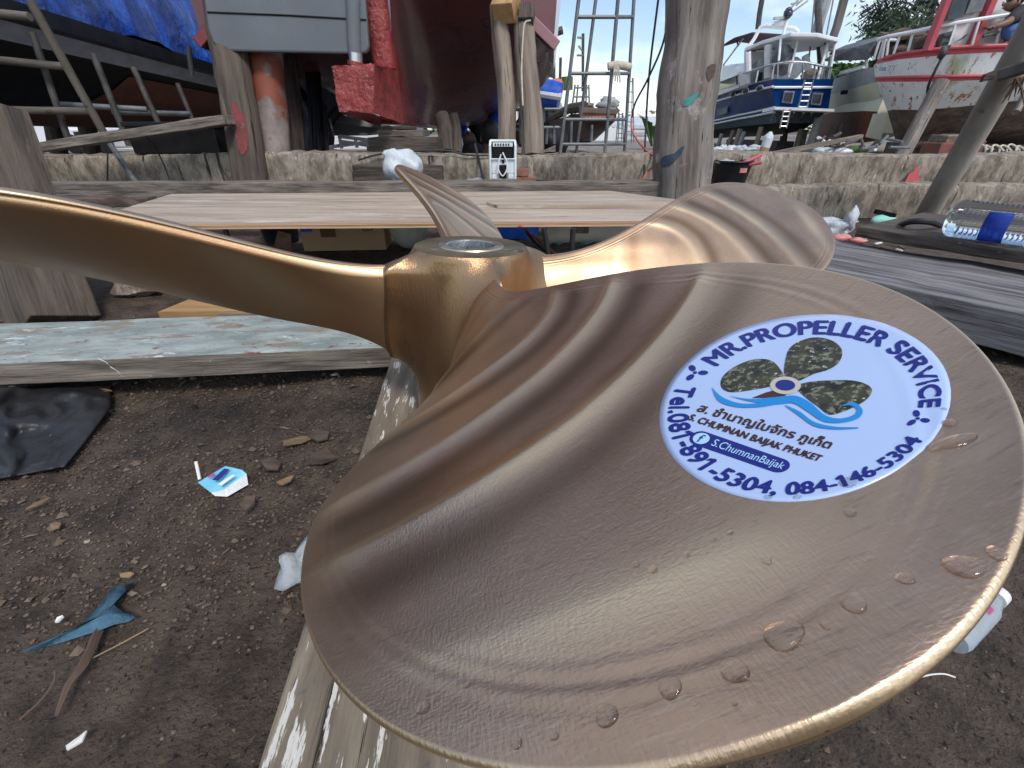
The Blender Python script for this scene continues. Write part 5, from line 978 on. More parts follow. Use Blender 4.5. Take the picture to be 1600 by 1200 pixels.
sw = MB(); sw.poly([C5(650, 812, YT-.6), C5(740, 790, YT-.9), C5(1170, 806, YT-.9), C5(1100, 815, YT), C5(740, 800, YT)], Z*.06); obj('swim_platform', sw, M['white'], yt)
bars(yt, 'platform_strut', [[C5(x, 812, YT-.5), C5(x-25, 870, YT)] for x in (740, 880, 950, 1010)], .03, M['chrome'])
for (x0, x1, y0, y1, lx, Yl, n_) in ((958, 1020, 575, 788, -48, YT-.3, 5), (808, 855, 785, 925, -30, YT-.95, 4)):
    lad = MB().tube([C5(x0, y0, Yl), C5(x0+lx, y1, Yl)], .022, 6).tube([C5(x1, y0, Yl), C5(x1+lx, y1, Yl)], .022, 6)
    for i in range(n_):
        u = (i+.6)/n_; lad.tube([C5(x0+lx*u, y0+(y1-y0)*u, Yl), C5(x1+lx*u, y0+(y1-y0)*u, Yl)], .016, 6)
    obj('ladder', lad, M['chrome'], yt, smooth=True)
for x0, y0 in ((812, 655), (1018, 668)):
    fr_ = obj('vent_frame', MB().poly([C5(x0, y0, YT-.06), C5(x0+75, y0+2, YT-.06), C5(x0+55, y0+92, YT-.06), C5(x0-18, y0+85, YT-.06)], V((0, .06, 0))), M['chrome'], yt)
    obj('vent_grille', MB().poly([C5(x0+8, y0+12, YT-.08), C5(x0+62, y0+13, YT-.08), C5(x0+46, y0+80, YT-.08), C5(x0-5, y0+75, YT-.08)], V((0, .03, 0))), M['glassdark'], fr_)
for x, y, Y in ((640, 636, 14.9), (538, 656, 16.2), (445, 680, 17.5)):
    p = C5(x, y, Y); obj('fairlead', MB().blob(p, (.10, .2, .09), 12, 0), M['chrome'], yt, smooth='all'); obj('fairlead_hole', MB().blob(p-V((.05, .03, 0)), (.08, .16, .06), 12, 0), M['glassdark'], yt, smooth='all')
# deckhouse
hs = MB(); A_ = [C5(470, 640, 16.2), C5(600, 590, 15.6), C5(615, 372, 15.6), C5(520, 380, 16.2)]
obj('deckhouse', MB().poly([C5(300, 700, 20), C5(480, 632, 16.2), C5(480, 520, 16.2), C5(330, 585, 20)], V((1.5, 0, 0))), M['white'], yt)
obj('saloon_window', MB().poly([C5(325, 655, 19.5), C5(475, 610, 16.3), C5(475, 545, 16.3), C5(330, 600, 19.5)], V((-.05, 0, 0))), M['glassdark'], yt)
obj('upper_house', MB().poly([C5(350, 575, 20), C5(530, 510, 16.3), C5(540, 372, 16.3), C5(520, 370, 17), C5(520, 455, 17.5), C5(365, 470, 20)], V((1.4, .2, 0))), M['white'], yt)
obj('side_panel', MB().poly([C5(480, 520, 16.0), C5(545, 505, 15.7), C5(555, 600, 15.6), C5(490, 625, 16.0)], V((.05, 0, 0))), M['white'], yt)
obj('house_back', MB().poly([C5(560, 600, 16), C5(700, 570, 16), C5(710, 440, 16), C5(610, 440, 16), C5(575, 470, 16)], V((0, .05, 0))), M['greyhull'], yt)
obj('doorway', MB().poly([C5(610, 590, 15.9), C5(650, 582, 15.9), C5(655, 520, 15.9), C5(615, 525, 15.9)], V((0, .03, 0))), M['glassdark'], yt)
rfp = [C5(520, 372, 16.0), C5(640, 322, 15.2), C5(850, 264, 14.2), C5(1050, 268, 14.0), C5(1195, 305, 14.2), C5(1165, 345, 16.5), C5(900, 380, 18), C5(600, 385, 18)]
obj('hard_top', MB().poly(rfp, Z*.09), M['white'], yt, bevel=.02)
obj('bimini', MB().sheet([[C5(360, 335, 18), C5(480, 300, 18.5), C5(640, 320, 19)], [C5(400, 305, 17.8), C5(520, 262, 17.8), C5(760, 285, 18)], [C5(450, 275, 17.6), C5(580, 236, 17.2), C5(830, 252, 17)]]), M['marooncanvas'], yt, solid=.03)
for x0, y0, x1, y1, r in ((545, 375, 548, 515, .09), (695, 320, 690, 560, .10), (785, 285, 770, 440, .03), (910, 280, 840, 560, .03), (1128, 300, 1050, 575, .035), (1180, 300, 1128, 590, .03), (1095, 330, 1110, 420, .09), (960, 400, 985, 510, .09)):
    obj('roof_post', MB().tube([C5(x0, y0, 14.5 if r < .05 else 15), C5(x1, y1, 14.2 if r < .05 else 15)], r, 8), M['white'], yt, smooth=True)
obj('radar_arch', MB().tube([C5(540, 355, 16.5), C5(590, 285, 16.5), C5(640, 196, 16.5), C5(680, 185, 16.4), C5(880, 205, 16), C5(905, 222, 16), C5(900, 250, 16)], .055, 8), M['white'], yt, smooth=True)
obj('mast', MB().tube([C5(800, 260, 16), C5(838, 120, 16), C5(845, 60, 16)], .04, 8), M['white'], yt, smooth=True)
obj('radar_bar', MB().beam(C5(735, 133, 16), C5(820, 128, 16), .08, .06), M['greyhull'], yt); obj('mast_light', MB().blob(C5(838, 95, 16), (.12, .12, .13), 10, .2), M['glassdark'], yt, smooth='all')
obj('radome', MB().blob(C5(785, 165, 16.2), (.2, .2, .1), 14, 0), M['white'], yt, smooth='all')
bars(yt, 'aerial', [[C5(848, 70, 16), C5(935, -30, 16)], [C5(870, 85, 16), C5(980, 5, 16)], [C5(860, 30, 16), C5(930, 10, 16)], [C5(895, 40, 16), C5(960, -20, 16)]], .025, M['greyhull'])
rail = [C5(470, 540, 16.2), C5(700, 470, 14.6), C5(850, 445, 14.1), C5(960, 450, 14), C5(1150, 490, 14.1)]; obj('stern_rail', MB().tube(rail, .03, 8), M['chrome'], yt, smooth=True)
bars(yt, 'stanchion', [[C5(x, y, Y), C5(x2, y2, Y)] for x, y, x2, y2, Y in ((625, 492, 605, 595, 15.2), (740, 468, 720, 572, 14.4), (765, 462, 760, 565, 14.2), (850, 447, 832, 560, 14.1), (945, 450, 940, 565, 14), (1030, 462, 1025, 570, 14), (1090, 475, 1075, 575, 14.05), (1148, 490, 1130, 590, 14.1))], .022, M['chrome'])
bars(yt, 'bimini_strut', [[C5(365, 340, 18), C5(352, 450, 18)], [C5(515, 275, 17.6), C5(370, 470, 18)], [C5(465, 295, 17.8), C5(480, 330, 17.6)]], .025, M['chrome'])
obj('cockpit_bundle', MB().blob(C5(795, 385, 14.6), (.22, .2, .20), 14, .3, 5, 31).blob(C5(805, 455, 14.6), (.2, .2, .30), 14, .25, 5, 35), M['canvas'], yt, smooth='all'); obj('cockpit_bundle', MB().blob(C5(890, 490, 15), (.24, .2, .24), 12, .2, 5, 32), M['white'], yt, smooth='all'); obj('cockpit_bundle', MB().blob(C5(1000, 540, 14.5), (.25, .2, .14), 12, .2, 5, 33), M['rawwood'], yt, smooth='all'); obj('cockpit_bundle', MB().blob(C5(650, 470, 15.4), (.14, .12, .14), 12, .2, 5, 34), M['greyhull'], yt, smooth='all')
obj('name_patch', MB().poly([C5(330, 790, 19.2), C5(405, 765, 18.1), C5(400, 815, 18.1), C5(330, 835, 19.2)], V((-.02, 0, 0))), M['navylow'], yt)
for i, (x0, y0, x1, y1, Y, m) in enumerate(((320, 1085, 360, 965, 17.5, 'greyhull'), (392, 1090, 445, 940, 16, 'rawwood'), (440, 1095, 492, 930, 15, 'rawwood'), (468, 1090, 525, 950, 16, 'greyhull'), (592, 1095, 645, 915, 14, 'rawwood'), (785, 1070, 800, 980, 15, 'redpost'), (808, 1065, 820, 945, 15, 'redpost'), (898, 1055, 932, 930, 14, 'rawwood'), (940, 1050, 965, 935, 14.5, 'rawwood'), (1000, 1040, 1062, 850, 13.8, 'greyhull'))):
    a_ = C5(x0, y0, Y); a_.z = min(a_.z, .0); b_ = C5(x1, y1, Y); one('yacht_prop', MB().tube([a_, b_], (.07 if i != 9 else .11), 8), M[m], 'round timber prop holding up the navy yacht', 'prop', 'props under the navy yacht', smooth=True)
yk = C5(560, 1010, 17); one('keel_skid', MB().beam(V((C5(320, 1030, 18).x+.6, 18, .12)), V((C5(820, 1030, 14.6).x, 14.6, .12)), .5, .3), M['darkwood'], 'dark timber skid along the keel of the navy yacht', 'skid')
for i in range(9):
    x = 280+i*48; one('white_sack', MB().blob(C5(x+rnd.uniform(-22, 22), 1076, 13.2), (rnd.uniform(.08, .2), .15, rnd.uniform(.05, .13)), 12, .3, 5, 40+i), M['bag'], 'pale sack lying under the navy yacht behind the ledge', 'sack', 'sacks under the navy yacht', smooth='all')
# ---- cream sailing boat behind
sb_ = thing('sailing_boat', V((C6(100, 1000, 13).x, 15, 0)), 'cream hulled sailing boat with grey canopy between yacht and fishing boat', 'boat')
cols = [[C6(*q, Y) for q in c] for Y, c in ((12.5, ((330, 480), (335, 585), (372, 705), (330, 805), (310, 960), (300, 1020))), (13, ((260, 490), (255, 610), (270, 730), (230, 800), (220, 970), (220, 1030))), (15, ((120, 535), (100, 650), (110, 750), (100, 808), (110, 965), (120, 1030))), (18, ((0, 575), (-10, 680), (0, 780), (0, 812), (20, 960), (40, 1030))), (23, ((-150, 640), (-160, 720), (-140, 800), (-120, 835), (-110, 960), (-90, 1030))))]
far = [[p+V((w_*k_, .3, 0)) for p, k_ in zip(c, (1, 1, .9, .8, .5, .1))] for c, w_ in zip(cols, (2.2, 2.6, 2.8, 2.4, .3))]
hull_strips(sb_, cols, far, ('bulwark', 'cream_side', 'cream_side', 'bottom', 'keel'), (M['greyhull'], M['cream'], M['cream'], M['brownbottom'], M['brownbottom']))
cap(sb_, 'stern', cols[0], far[0], M['cream'])
obj('canopy', MB().sheet([[C6(-60, 415, 16), C6(0, 375, 15.5), C6(100, 330, 15), C6(330, 270, 13.5)], [C6(-50, 440, 15.5), C6(30, 415, 14.8), C6(160, 345, 14), C6(345, 288, 13)], [C6(-20, 440, 15), C6(80, 435, 14.5), C6(250, 432, 13.5), C6(320, 380, 12.8)]]), M['canvas'], sb_, solid=.04)
obj('curtain', MB().poly([C6(200, 345, 13.5), C6(320, 295, 13), C6(305, 375, 13), C6(250, 370, 13.3)], V((0, .03, 0))), M['canvas'], sb_)
bars(sb_, 'canopy_post', [[C6(-10, 400, 14.8), C6(-40, 610, 15)], [C6(250, 430, 13.5), C6(240, 500, 13.5)]], .04, M['greyhull'])
obj('mast', MB().tube([C6(-70, 640, 16), C6(-110, -60, 16.5)], .09, 8), M['darksteel'], sb_, smooth=True)
bars(sb_, 'stay', [[C6(-120, -60, 16), C6(-165, 420, 16)], [C6(20, -60, 16), C6(-60, 360, 15)]], .02, M['steel'])
obj('scupper', MB().poly([C6(65, 655, 14.9), C6(118, 650, 14.6), C6(112, 680, 14.6), C6(62, 685, 14.9)], V((-.04, -.05, 0))), M['glassdark'], sb_)
obj('rudder', MB().poly([C6(312, 820, 12.4), C6(398, 812, 12.2), C6(352, 1010, 12.2), C6(255, 990, 12.4)], V((.05, .15, 0))), M['cream'], sb_)
bars(sb_, 'handrail', [[C6(50, 540, 14.6), C6(230, 485, 13.2)]], .03, M['white']); 
for x in range(60, 230, 42): obj('cabin_window', MB().poly([C6(x, 540-(x-60)*.28, 14.5), C6(x+34, 530-(x-60)*.28, 14.3), C6(x+34, 505-(x-60)*.28, 14.3), C6(x, 515-(x-60)*.28, 14.5)], V((0, .04, 0))), M['white'], sb_)
for x0, y0, x1, y1 in ((1130, 1010, 1185, 900), (1200, 1010, 1215, 900)):
    a_ = C5(x0, y0, 13); a_.z = 0; one('boat_prop', MB().tube([a_, C5(x1, y1, 13.5)], .09, 8), M['redpost'], 'reddish prop standing under the cream sailing boat', 'prop', 'props under the sailing boat', smooth=True)
one('dark_mast', MB().tube([pt(1294, 80, 18), pt(1308, 40, 18), pt(1324, -20, 18)], .13, 8), M['treebark'], 'dark raked mast rising behind the yacht hard top', 'mast', smooth=True)
one('grey_mast', MB().tube([pt(1274, 60, 19), pt(1280, 35, 19), pt(1297, -20, 19)], .17, 8), M['greyhull'], 'fat pale grey mast rising behind the yacht hard top', 'mast', smooth=True)
one('thin_mast', MB().tube([pt(1184, 45, 22), pt(1187, 20, 22), pt(1194, -20, 22)], .10, 8), M['darksteel'], 'thin dark mast rising left of the yacht radar arch', 'mast', smooth=True)
# ---- white fishing boat
fb = thing('fishing_boat', V((C6(900, 1080, 9).x, 9.5, 0)), 'weathered white fishing boat with red rails and rust streaks, bow towards the yacht', 'boat')
Xc = (300, 360, 470, 640, 860, 1100, 1390, 1900, 2600); Yc = (9.9, 9.6, 9.3, 9.0, 8.8, 8.65, 8.5, 8.4, 8.5)
def rowv(xs_, ys_, x): return float(np.interp(x, xs_, ys_))
def frow(i, x):
    r_ = (((300, 450, 800, 1290, 2600), (445, 397, 347, 326, 300)), ((300, 450, 800, 1290, 2600), (470, 432, 397, 372, 350)), ((300, 640, 1090, 2600), (562, 555, 548, 540)), ((300, 640, 1090, 2600), (590, 590, 578, 570)), ((300, 420, 700, 1050, 1385, 2600), (700, 790, 795, 755, 722, 650)), ((300, 450, 700, 1385, 2600), (900, 965, 960, 940, 900)), ((300, 470, 800, 1385, 2600), (1010, 1035, 1060, 1090, 1110)))[i]
    return rowv(*r_, x)
STM = ((330, 445), (300, 470), (310, 562), (320, 590), (400, 800), (445, 960), (462, 1040))
cols = [[C6(*STM[i], 9.95-.02*i) for i in range(7)]]
for x, Y in zip(Xc[1:], Yc[1:]):
    k_ = max(0, min(1, (x-300)/500)); c = []
    for i in range(7):
        xx = max(x, STM[i][0]+(x-300)*.55+8); c.append(C6(xx, frow(i, xx), Y+(0, .0, .03, .03, .25*k_, .8*k_, 1.5*k_)[i]))
    cols.append(c)
far = []
for j, c in enumerate(cols):
    ww = 0 if j == 0 else 3.4*min(1, (j/4)**.7); far.append([p+V((ww*.80, ww*(1, 1, .97, .96, .8, .45, .05)[i], 0)) for i, p in enumerate(c)])
hull_strips(fb, cols, far, ('rail_band', 'topside', 'rub_band', 'lower_side', 'bottom', 'bottom'), (M['redtrim'], M['stainwhite'], M['redtrim'], M['stainwhite'], M['mossbottom'], M['mossbottom']))
obj('deck', MB().sheet([[c[1], f_[1]] for c, f_ in zip(cols, far)]), M['greyhull'], fb)
for i_, r_ in ((0, .028), (2, .022)): obj('rubbing_strake', MB().tube([c[i_]-V((0, .02, 0)) for c in cols], r_, 8), M['redtrim'], fb, smooth=True)
hf = [C6(650, 372, 9.0), C6(720, 355, 9.0), C6(1500, 325, 8.95), C6(1560, -100, 8.95), C6(870, -60, 9.0), C6(840, -20, 9.0)]
obj('wheelhouse', MB().poly(hf, V((2.2, 2.3, 0))), M['white'], fb)
for (x0, y0, x1, y1, w_) in ((706, 362, 862, -40, 34), (1022, 345, 1195, -40, 42)):
    obj('red_post', MB().poly([C6(x0-w_/2, y0, 8.84), C6(x0+w_/2, y0, 8.82), C6(x1+w_/2, y1, 8.82), C6(x1-w_/2, y1, 8.84)], V((0, .12, 0))), M['redtrim'], fb)
for q in (((832, 140), (945, 125), (1000, -60), (895, -60)), ((962, 100), (1080, 80), (1135, -60), (1030, -60)), ((775, 350), (830, 340), (868, 222), (812, 240))):
    obj('window', MB().poly([C6(x, y, 8.87) for x, y in q], V((0, .1, 0))), M['glassdark'] if q[0][0] != 962 else M['canvas'], fb)
rl_ = [C6(330, 285, 9.8), C6(400, 265, 9.5), C6(560, 235, 9.2), C6(720, 200, 9), C6(900, 165, 8.9), C6(1240, 112, 8.7), C6(1450, 82, 8.6), C6(1900, 40, 8.5)]
obj('bow_rail', MB().tube(rl_, .03, 8), M['white'], fb, smooth=True); obj('bow_rail', MB().tube([C6(350, 290, 9.9), C6(500, 288, 10.5), C6(660, 270, 10.8)], .025, 8), M['white'], fb, smooth=True)
bars(fb, 'stanchion', [[C6(*a_), C6(*b_)] for a_, b_ in (((345, 285, 9.8), (300, 430, 9.85)), ((378, 275, 9.6), (335, 425, 9.7)), ((385, 270, 9.6), (360, 420, 9.65)), ((410, 262, 9.5), (395, 400, 9.5)), ((490, 250, 9.35), (445, 390, 9.35)), ((585, 232, 9.2), (545, 378, 9.2)), ((718, 200, 9), (680, 365, 9)), ((895, 166, 8.9), (835, 340, 8.9)), ((1065, 140, 8.8), (1005, 335, 8.8)), ((1240, 112, 8.7), (1180, 330, 8.7)), ((660, 290, 10.8), (630, 372, 10.5)))], .02, M['white'])
obj('tarpaulin_heap', MB().sheet([[C6(340, 240, 10.5), C6(420, 245, 10.8), C6(560, 225, 11), C6(690, 210, 11)], [C6(345, 250, 10.2), C6(450, 280, 10.3), C6(560, 270, 10.3), C6(660, 260, 10.3)]]), M['bark'], fb, solid=.05)
obj('net_heap', MB().blob(C6(500, 345, 10.6), (.42, .3, .2), 20, .3, 5, 51), M['bark'], fb, smooth='all'); obj('net_heap', MB().blob(C6(590, 350, 10.3), (.22, .25, .18), 16, .25, 5, 52), M['bark'], fb, smooth='all')
obj('mooring_line', MB().tube([C6(850, 330, 8.7), C6(780, 440, 8.65), C6(730, 540, 8.65), C6(695, 620, 8.7), C6(690, 690, 8.85)], .022, 6, sub=3), M['cable'], fb, smooth=True); obj('mooring_knot', MB().blob(C6(800, 380, 8.65), (.05, .05, .09), 12, .3, 5, 53), M['darksteel'], fb, smooth='all')
v_, f_ = flat_text('77', 1, .01)
def fbtxt(body, x, y, sx, sy, Y):
    v_, f_ = flat_text(body, 1, .01); b = MB(); b.add([C6(x+p*sx, y-q*sy, Y-.10-(x+p*sx-340)*.0007) for p, q in v_], f_); obj('registration', b, M['blueletter'], fb)
fbtxt('77', 400, 515, 58, 60, 9.50)
for x in (345, 362, 380, 478, 498, 520): obj('registration', MB().poly([C6(x, 512, 9.44-(x-340)*.0007), C6(x+10, 510, 9.43-(x-340)*.0007), C6(x+12, 482, 9.43-(x-340)*.0007), C6(x+3, 484, 9.44-(x-340)*.0007)], V((0, .02, 0))), M['blueletter'], fb)
obj('wheelhouse_scar', MB().poly([C6(905, 300, 8.88), C6(955, 268, 8.88), C6(980, 245, 8.88), C6(950, 282, 8.88)], V((0, .05, 0))), M['canvas'], fb)
for x0, y0, x1, y1, Y, r, lb in ((535, 1045, 790, 590, 8.55, .11, 'long round timber prop leaning on the white fishing boat bow'), (1380, 700, 1440, 600, 8.2, .05, 'short stick prop at the right edge against the fishing boat')):
    a_ = C6(x0, y0, Y-.3); one('hull_prop', MB().tube([a_-Z*.2, C6(x1, y1, Y)], r, 10), M['trunk'], lb, 'prop', smooth=True)
for (x0, y0, x1, y1, Y, h_, m, lb) in ((740, 1040, 920, 1045, 8.8, .3, 'rawwood', 'pale cut log end under the fishing boat'), (690, 1100, 1010, 1090, 8.6, .3, 'brownbottom', 'red brown keel block under the fishing boat'), (430, 1085, 700, 1075, 9.3, .25, 'darkwood', 'dark keel block under the bow of the fishing boat'), (900, 1085, 1900, 1085, 9.6, .25, 'darkwood', 'long dark skid under the fishing boat')):
    one('keel_block', MB().beam(C6(x0, y0, Y), C6(x1, y1, Y), .4, h_, n=4, jit=.02), M[m], lb, 'block', bevel=.02)
# tangle of pale pipes and rope on the ledge below the sailing boat
for i in range(16):
    x = rnd.uniform(-60, 430); y = rnd.uniform(985, 1085); one('scrap_pipe', MB().tube([C6(x, y, 6+rnd.random()), C6(x+rnd.uniform(40, 150)*(1 if i % 2 else -.4), y+rnd.uniform(-60, 40), 6.5), ], .018, 6), M[('white', 'darksteel', 'bark', 'steel')[i % 4]], 'thin scrap pipe in the heap on the yard below the sailing boat', 'pipe', 'scrap pipes below the sailing boat', smooth=True)
for i in range(8):
    c = C6(950+i*57, 1088+rnd.uniform(-8, 8), 6+rnd.random()*.5); lq = rnd.uniform(.04, .075); one('rope_loop', MB().tube([c+V((math.cos(k*.7)*lq*1.6, .06*math.sin(k), math.sin(k*.7)*lq)) for k in range(8)], .011, 6, sub=3), M['rope'], 'pale rope loop lying on the yard before the fishing boat', 'rope', 'rope loops before the fishing boat', smooth=True)
for i, (x, y, m, lb) in enumerate(((70, 1095, 'white', 'white plank scrap under the pipe heap'), (180, 1080, 'leaf', 'green weed clump by the pipe heap'), (-60, 1090, 'greyboat', 'grey sheet scrap under the pipe heap'))):
    one('scrap', MB().blob(C6(x, y, 6.5), (.13, .12, .05), 12, .2, 5, 60+i), M[m], lb, 'scrap', smooth='all')
# ------------------------------------------------------------------ far boats, sheds and towers to the right of the red boat
bg_ = thing('barge', V((C4(600, 1180, 12).x, 14, 0)), 'brown wooden barge with a red name board seen beyond the scaffold tower', 'barge')
cols = [[C4(*q, Y) for q in c] for Y, c in ((12, ((860, 955), (860, 1010), (690, 1170), (600, 1200))), (12.2, ((560, 945), (580, 1010), (560, 1180), (560, 1210))), (15, ((400, 985), (420, 1040), (430, 1190), (430, 1215))), (20, ((250, 1030), (260, 1080), (300, 1200), (300, 1220))))]
far = [[p+V((.1, 3, 0)) for p in c] for c in cols]
hull_strips(bg_, cols, far, ('rail', 'side', 'bottom'), (M['bargeplank'], M['bargeplank'], M['blackhull'])); cap(bg_, 'end', cols[0], far[0], M['bargeplank'])
obj('rail_beam', MB().tube([C4(250, 1025, 20), C4(480, 905, 14), C4(600, 890, 12.2)], .12, 8).tube([C4(560, 935, 12), C4(870, 950, 11.9)], .10, 8), M['bargeplank'], bg_, smooth=True)
nb = obj('name_board', MB().poly([C4(590, 965, 11.85), C4(850, 962, 11.8), C4(850, 1008, 11.8), C4(590, 1010, 11.85)], V((0, .06, 0))), M['faded_red'], bg_)
for i in range(5): obj('letter_stroke', MB().poly([C4(612+i*28, 1000, 11.82), C4(622+i*28, 1000, 11.82), C4(630+i*28, 974, 11.82), C4(618+i*28, 974, 11.82)], V((0, .02, 0))), M['faded_letter'], nb)
obj('deck_gear', MB().blob(C4(800, 885, 12.5), (.26, .2, .17), 16, .25, 6, 71), M['greyhull'], bg_, smooth='all'); obj('deck_gear', MB().blob(C4(620, 890, 12.6), (.2, .2, .08), 14, .2, 6, 72), M['rawwood'], bg_, smooth='all')
gb = thing('grey_boat', V((C4(330, 1000, 18).x, 19, 0)), 'pale grey boat carrying a blue fender tube behind the corded prop', 'boat')
gq = [C4(120, 800, 18), C4(400, 840, 18), C4(440, 925, 18), C4(300, 1010, 18), C4(140, 1060, 18)]; obj('hull', MB().poly(gq, V((-.3, 5, 0))), M['greyboat'], gb)
obj('fender_tube', MB().tube([C4(180, 755, 17.8), C4(400, 810, 17.6)], .42, 12), M['bluecloth'], gb, smooth=True); obj('fender_stripe', MB().tube([C4(195, 778, 17.45), C4(410, 812, 17.25)], .12, 8), M['greyboat'], gb, smooth=True)
obj('orange_float', MB().blob(C4(340, 720, 18), (.34, .3, .22), 14, .15, 5, 73), M['orange'], gb, smooth='all'); obj('blue_net', MB().blob(C4(250, 725, 18), (.35, .3, .2), 14, .2, 5, 74), M['bluecloth'], gb, smooth='all')
bars(gb, 'mast', [[C4(290, 1040, 18), C4(285, 640, 18)], [C4(352, 950, 18), C4(350, 520, 18)], [C4(400, 660, 18.5), C4(405, 480, 18.5)], [C4(590, 760, 19), C4(592, 280, 19)]], .05, M['darksteel']); bars(gb, 'yard', [[C4(545, 310, 19), C4(605, 316, 19)], [C4(555, 380, 19), C4(600, 440, 19)], [C4(540, 460, 19), C4(600, 460, 19)], [C4(505, 285, 19), C4(530, 288, 19)]], .04, M['greyhull'])
obj('funnel', MB().tube([C4(458, 750, 18.5), C4(460, 640, 18.5)], .20, 12), M['leaf'], gb, smooth=True)
one('boom_mast', MB().tube([pt(866, 45, 16), pt(868, 24, 16), pt(862, -10, 16)], .06, 8).tube([pt(870, 50, 16), pt(879, 47, 16)], .1, 8), M['darksteel'], 'dark mast top showing just above the mauve wing edge', 'mast', smooth=True)
for (x0, x1, yt_, yb, Y, lb) in ((960, 1010, 650, 1200, 24, 'far scaffold tower standing by the tin roofed shed'), (520, 640, 705, 1190, 13.5, 'scaffold tower of thin pipes before the brown barge'), (885, 925, 940, 1200, 22, 'low scaffold tower beside the white shed wall')):
    w_ = (x1-x0); tower('pipe_tower', [(((800+(x0+w_*.05)*.1875), yt_*.1875), (800+(x0-w_*.5)*.1875, yb*.1875)), ((800+(x0+w_*.25)*.1875, yt_*.1875), (800+(x0-w_*.1)*.1875, yb*.1875)), ((800+x1*.1875, yt_*.1875), (800+(x1+w_*.1)*.1875, yb*.1875)), ((800+(x1-w_*.15)*.1875, yt_*.1875), (800+(x1-w_*.3)*.1875, yb*.1875))], Y, Y+1, .022, (.2, .35, .5, .65, .8, .95), M['steel'], lb)
for i, (x, y0, y1) in enumerate(((350, 1200, 1050), (285, 1200, 1060), (660, 1180, 1040), (490, 1190, 1010), (20, 1200, 880), (70, 1200, 900))):
    one('yard_pipe', MB().tube([C4(x, y0, 7), C4(x+rnd.uniform(-8, 8), y1, 7)], .02, 6), M['steel'], 'thin upright pipe standing in the yard before the barge', 'pipe', 'upright pipes before the barge', smooth=True)
for i, (x0, x1, y) in enumerate(((240, 395, 1062), (270, 400, 910-0), (0, 80, 915), (0, 70, 1080), (0, 70, 1030))):
    one('yard_rail', MB().tube([C4(x0, y, 7), C4(x1, y, 7)], .02, 6), M['steel'], 'level pipe tied across the yard pipes before the barge', 'pipe', 'level pipes before the barge', smooth=True)
sh = thing('tin_shed', V((C4(1050, 1150, 30).x, 32, 0)), 'low shed with pale tin roof beyond the barge', 'shed')
obj('roof', MB().poly([C4(780, 1060, 30), C4(860, 985, 34), C4(1400, 990, 34), C4(1500, 1070, 30)], Z*.12), M['roof'], sh); obj('wall', MB().poly([C4(640, 1180, 29.9), C4(790, 1065, 29.9), C4(1480, 1075, 29.9), C4(1480, 1250, 29.9), C4(640, 1250, 29.9)], V((0, 3, 0))), M['wallwhite'], sh)
obj('wall_rail', MB().tube([C4(990, 1072, 29.7), C4(1130, 1075, 29.7)], .06, 6).tube([C4(990, 1128, 29.7), C4(1130, 1130, 29.7)], .06, 6), M['greyhull'], sh)
db = thing('dark_fill_hull', V((pt(480, 225, 9).x, 11, 0)), 'black hull panel added to darken the gap beyond the rusty pipe prop', 'boat')  # hull added so the gap behind the rudder reads dark
obj('hull', MB().poly([pt(x, y, 9) for x, y in ((405, 40), (570, 40), (552, 150), (520, 176), (490, 212), (452, 222), (440, 190))], V((-1.2, 4, 0))), M['blackhull'], db, bevel=.05); obj('keel', MB().beam(pt(455, 226, 9.5), pt(490, 216, 9.5), .5, .2), M['brownbottom'], db)  # hull and keel of the added dark fill, only there to darken the gap
# clutter beneath the red boat, people
def sk_mesh(name, pts, edges, rad, m, parent, sub=2):
    o0 = BASE[parent.name]; me = bpy.data.meshes.new(name); me.from_pydata([V(p)-o0 for p in pts], edges, []); me.update()
    me.attributes.new('tc', 'FLOAT_VECTOR', 'POINT').data.foreach_set('vector', np.array([tuple(q) for q in pts], dtype=np.float32).ravel())
    me.materials.append(m); o = bpy.data.objects.new(name, me); C.objects.link(o); o.parent = parent; BASE[o.name] = o0
    s_ = o.modifiers.new('skin', 'SKIN'); s_.use_smooth_shade = True
    for i, r in enumerate(rad): me.skin_vertices[0].data[i].radius = (r, r) if not isinstance(r, tuple) else r
    me.skin_vertices[0].data[0].use_root = True
    u = o.modifiers.new('sub', 'SUBSURF'); u.levels = u.render_levels = sub
    return o
def hand(pts, edges, rad, wr, d, side, s_=1.):
    """palm and five fingers off the wrist vertex"""
    up = d.cross(side).normalized(); i0 = len(pts); pts.append(pts[wr]+d*.045*s_); rad.append(.026*s_); edges.append((wr, i0))
    for k, (o_, l) in enumerate(((-.028, .065), (-.010, .078), (.010, .074), (.027, .058))):
        a = len(pts); pts.append(pts[i0]+d*.035*s_+side*o_*s_); rad.append(.009*s_); edges.append((i0, a))
        pts.append(pts[a]+d*l*.55*s_-up*.012*s_); rad.append(.008*s_); edges.append((a, a+1)); pts.append(pts[a+1]+d*l*.35*s_-up*.026*s_); rad.append(.0065*s_); edges.append((a+1, a+2))
    a = len(pts); pts.append(pts[wr]+d*.03*s_-side*.04*s_); rad.append(.011*s_); edges.append((wr, a)); pts.append(pts[a]+d*.04*s_-side*.018*s_-up*.01*s_); rad.append(.008*s_); edges.append((a, a+1))
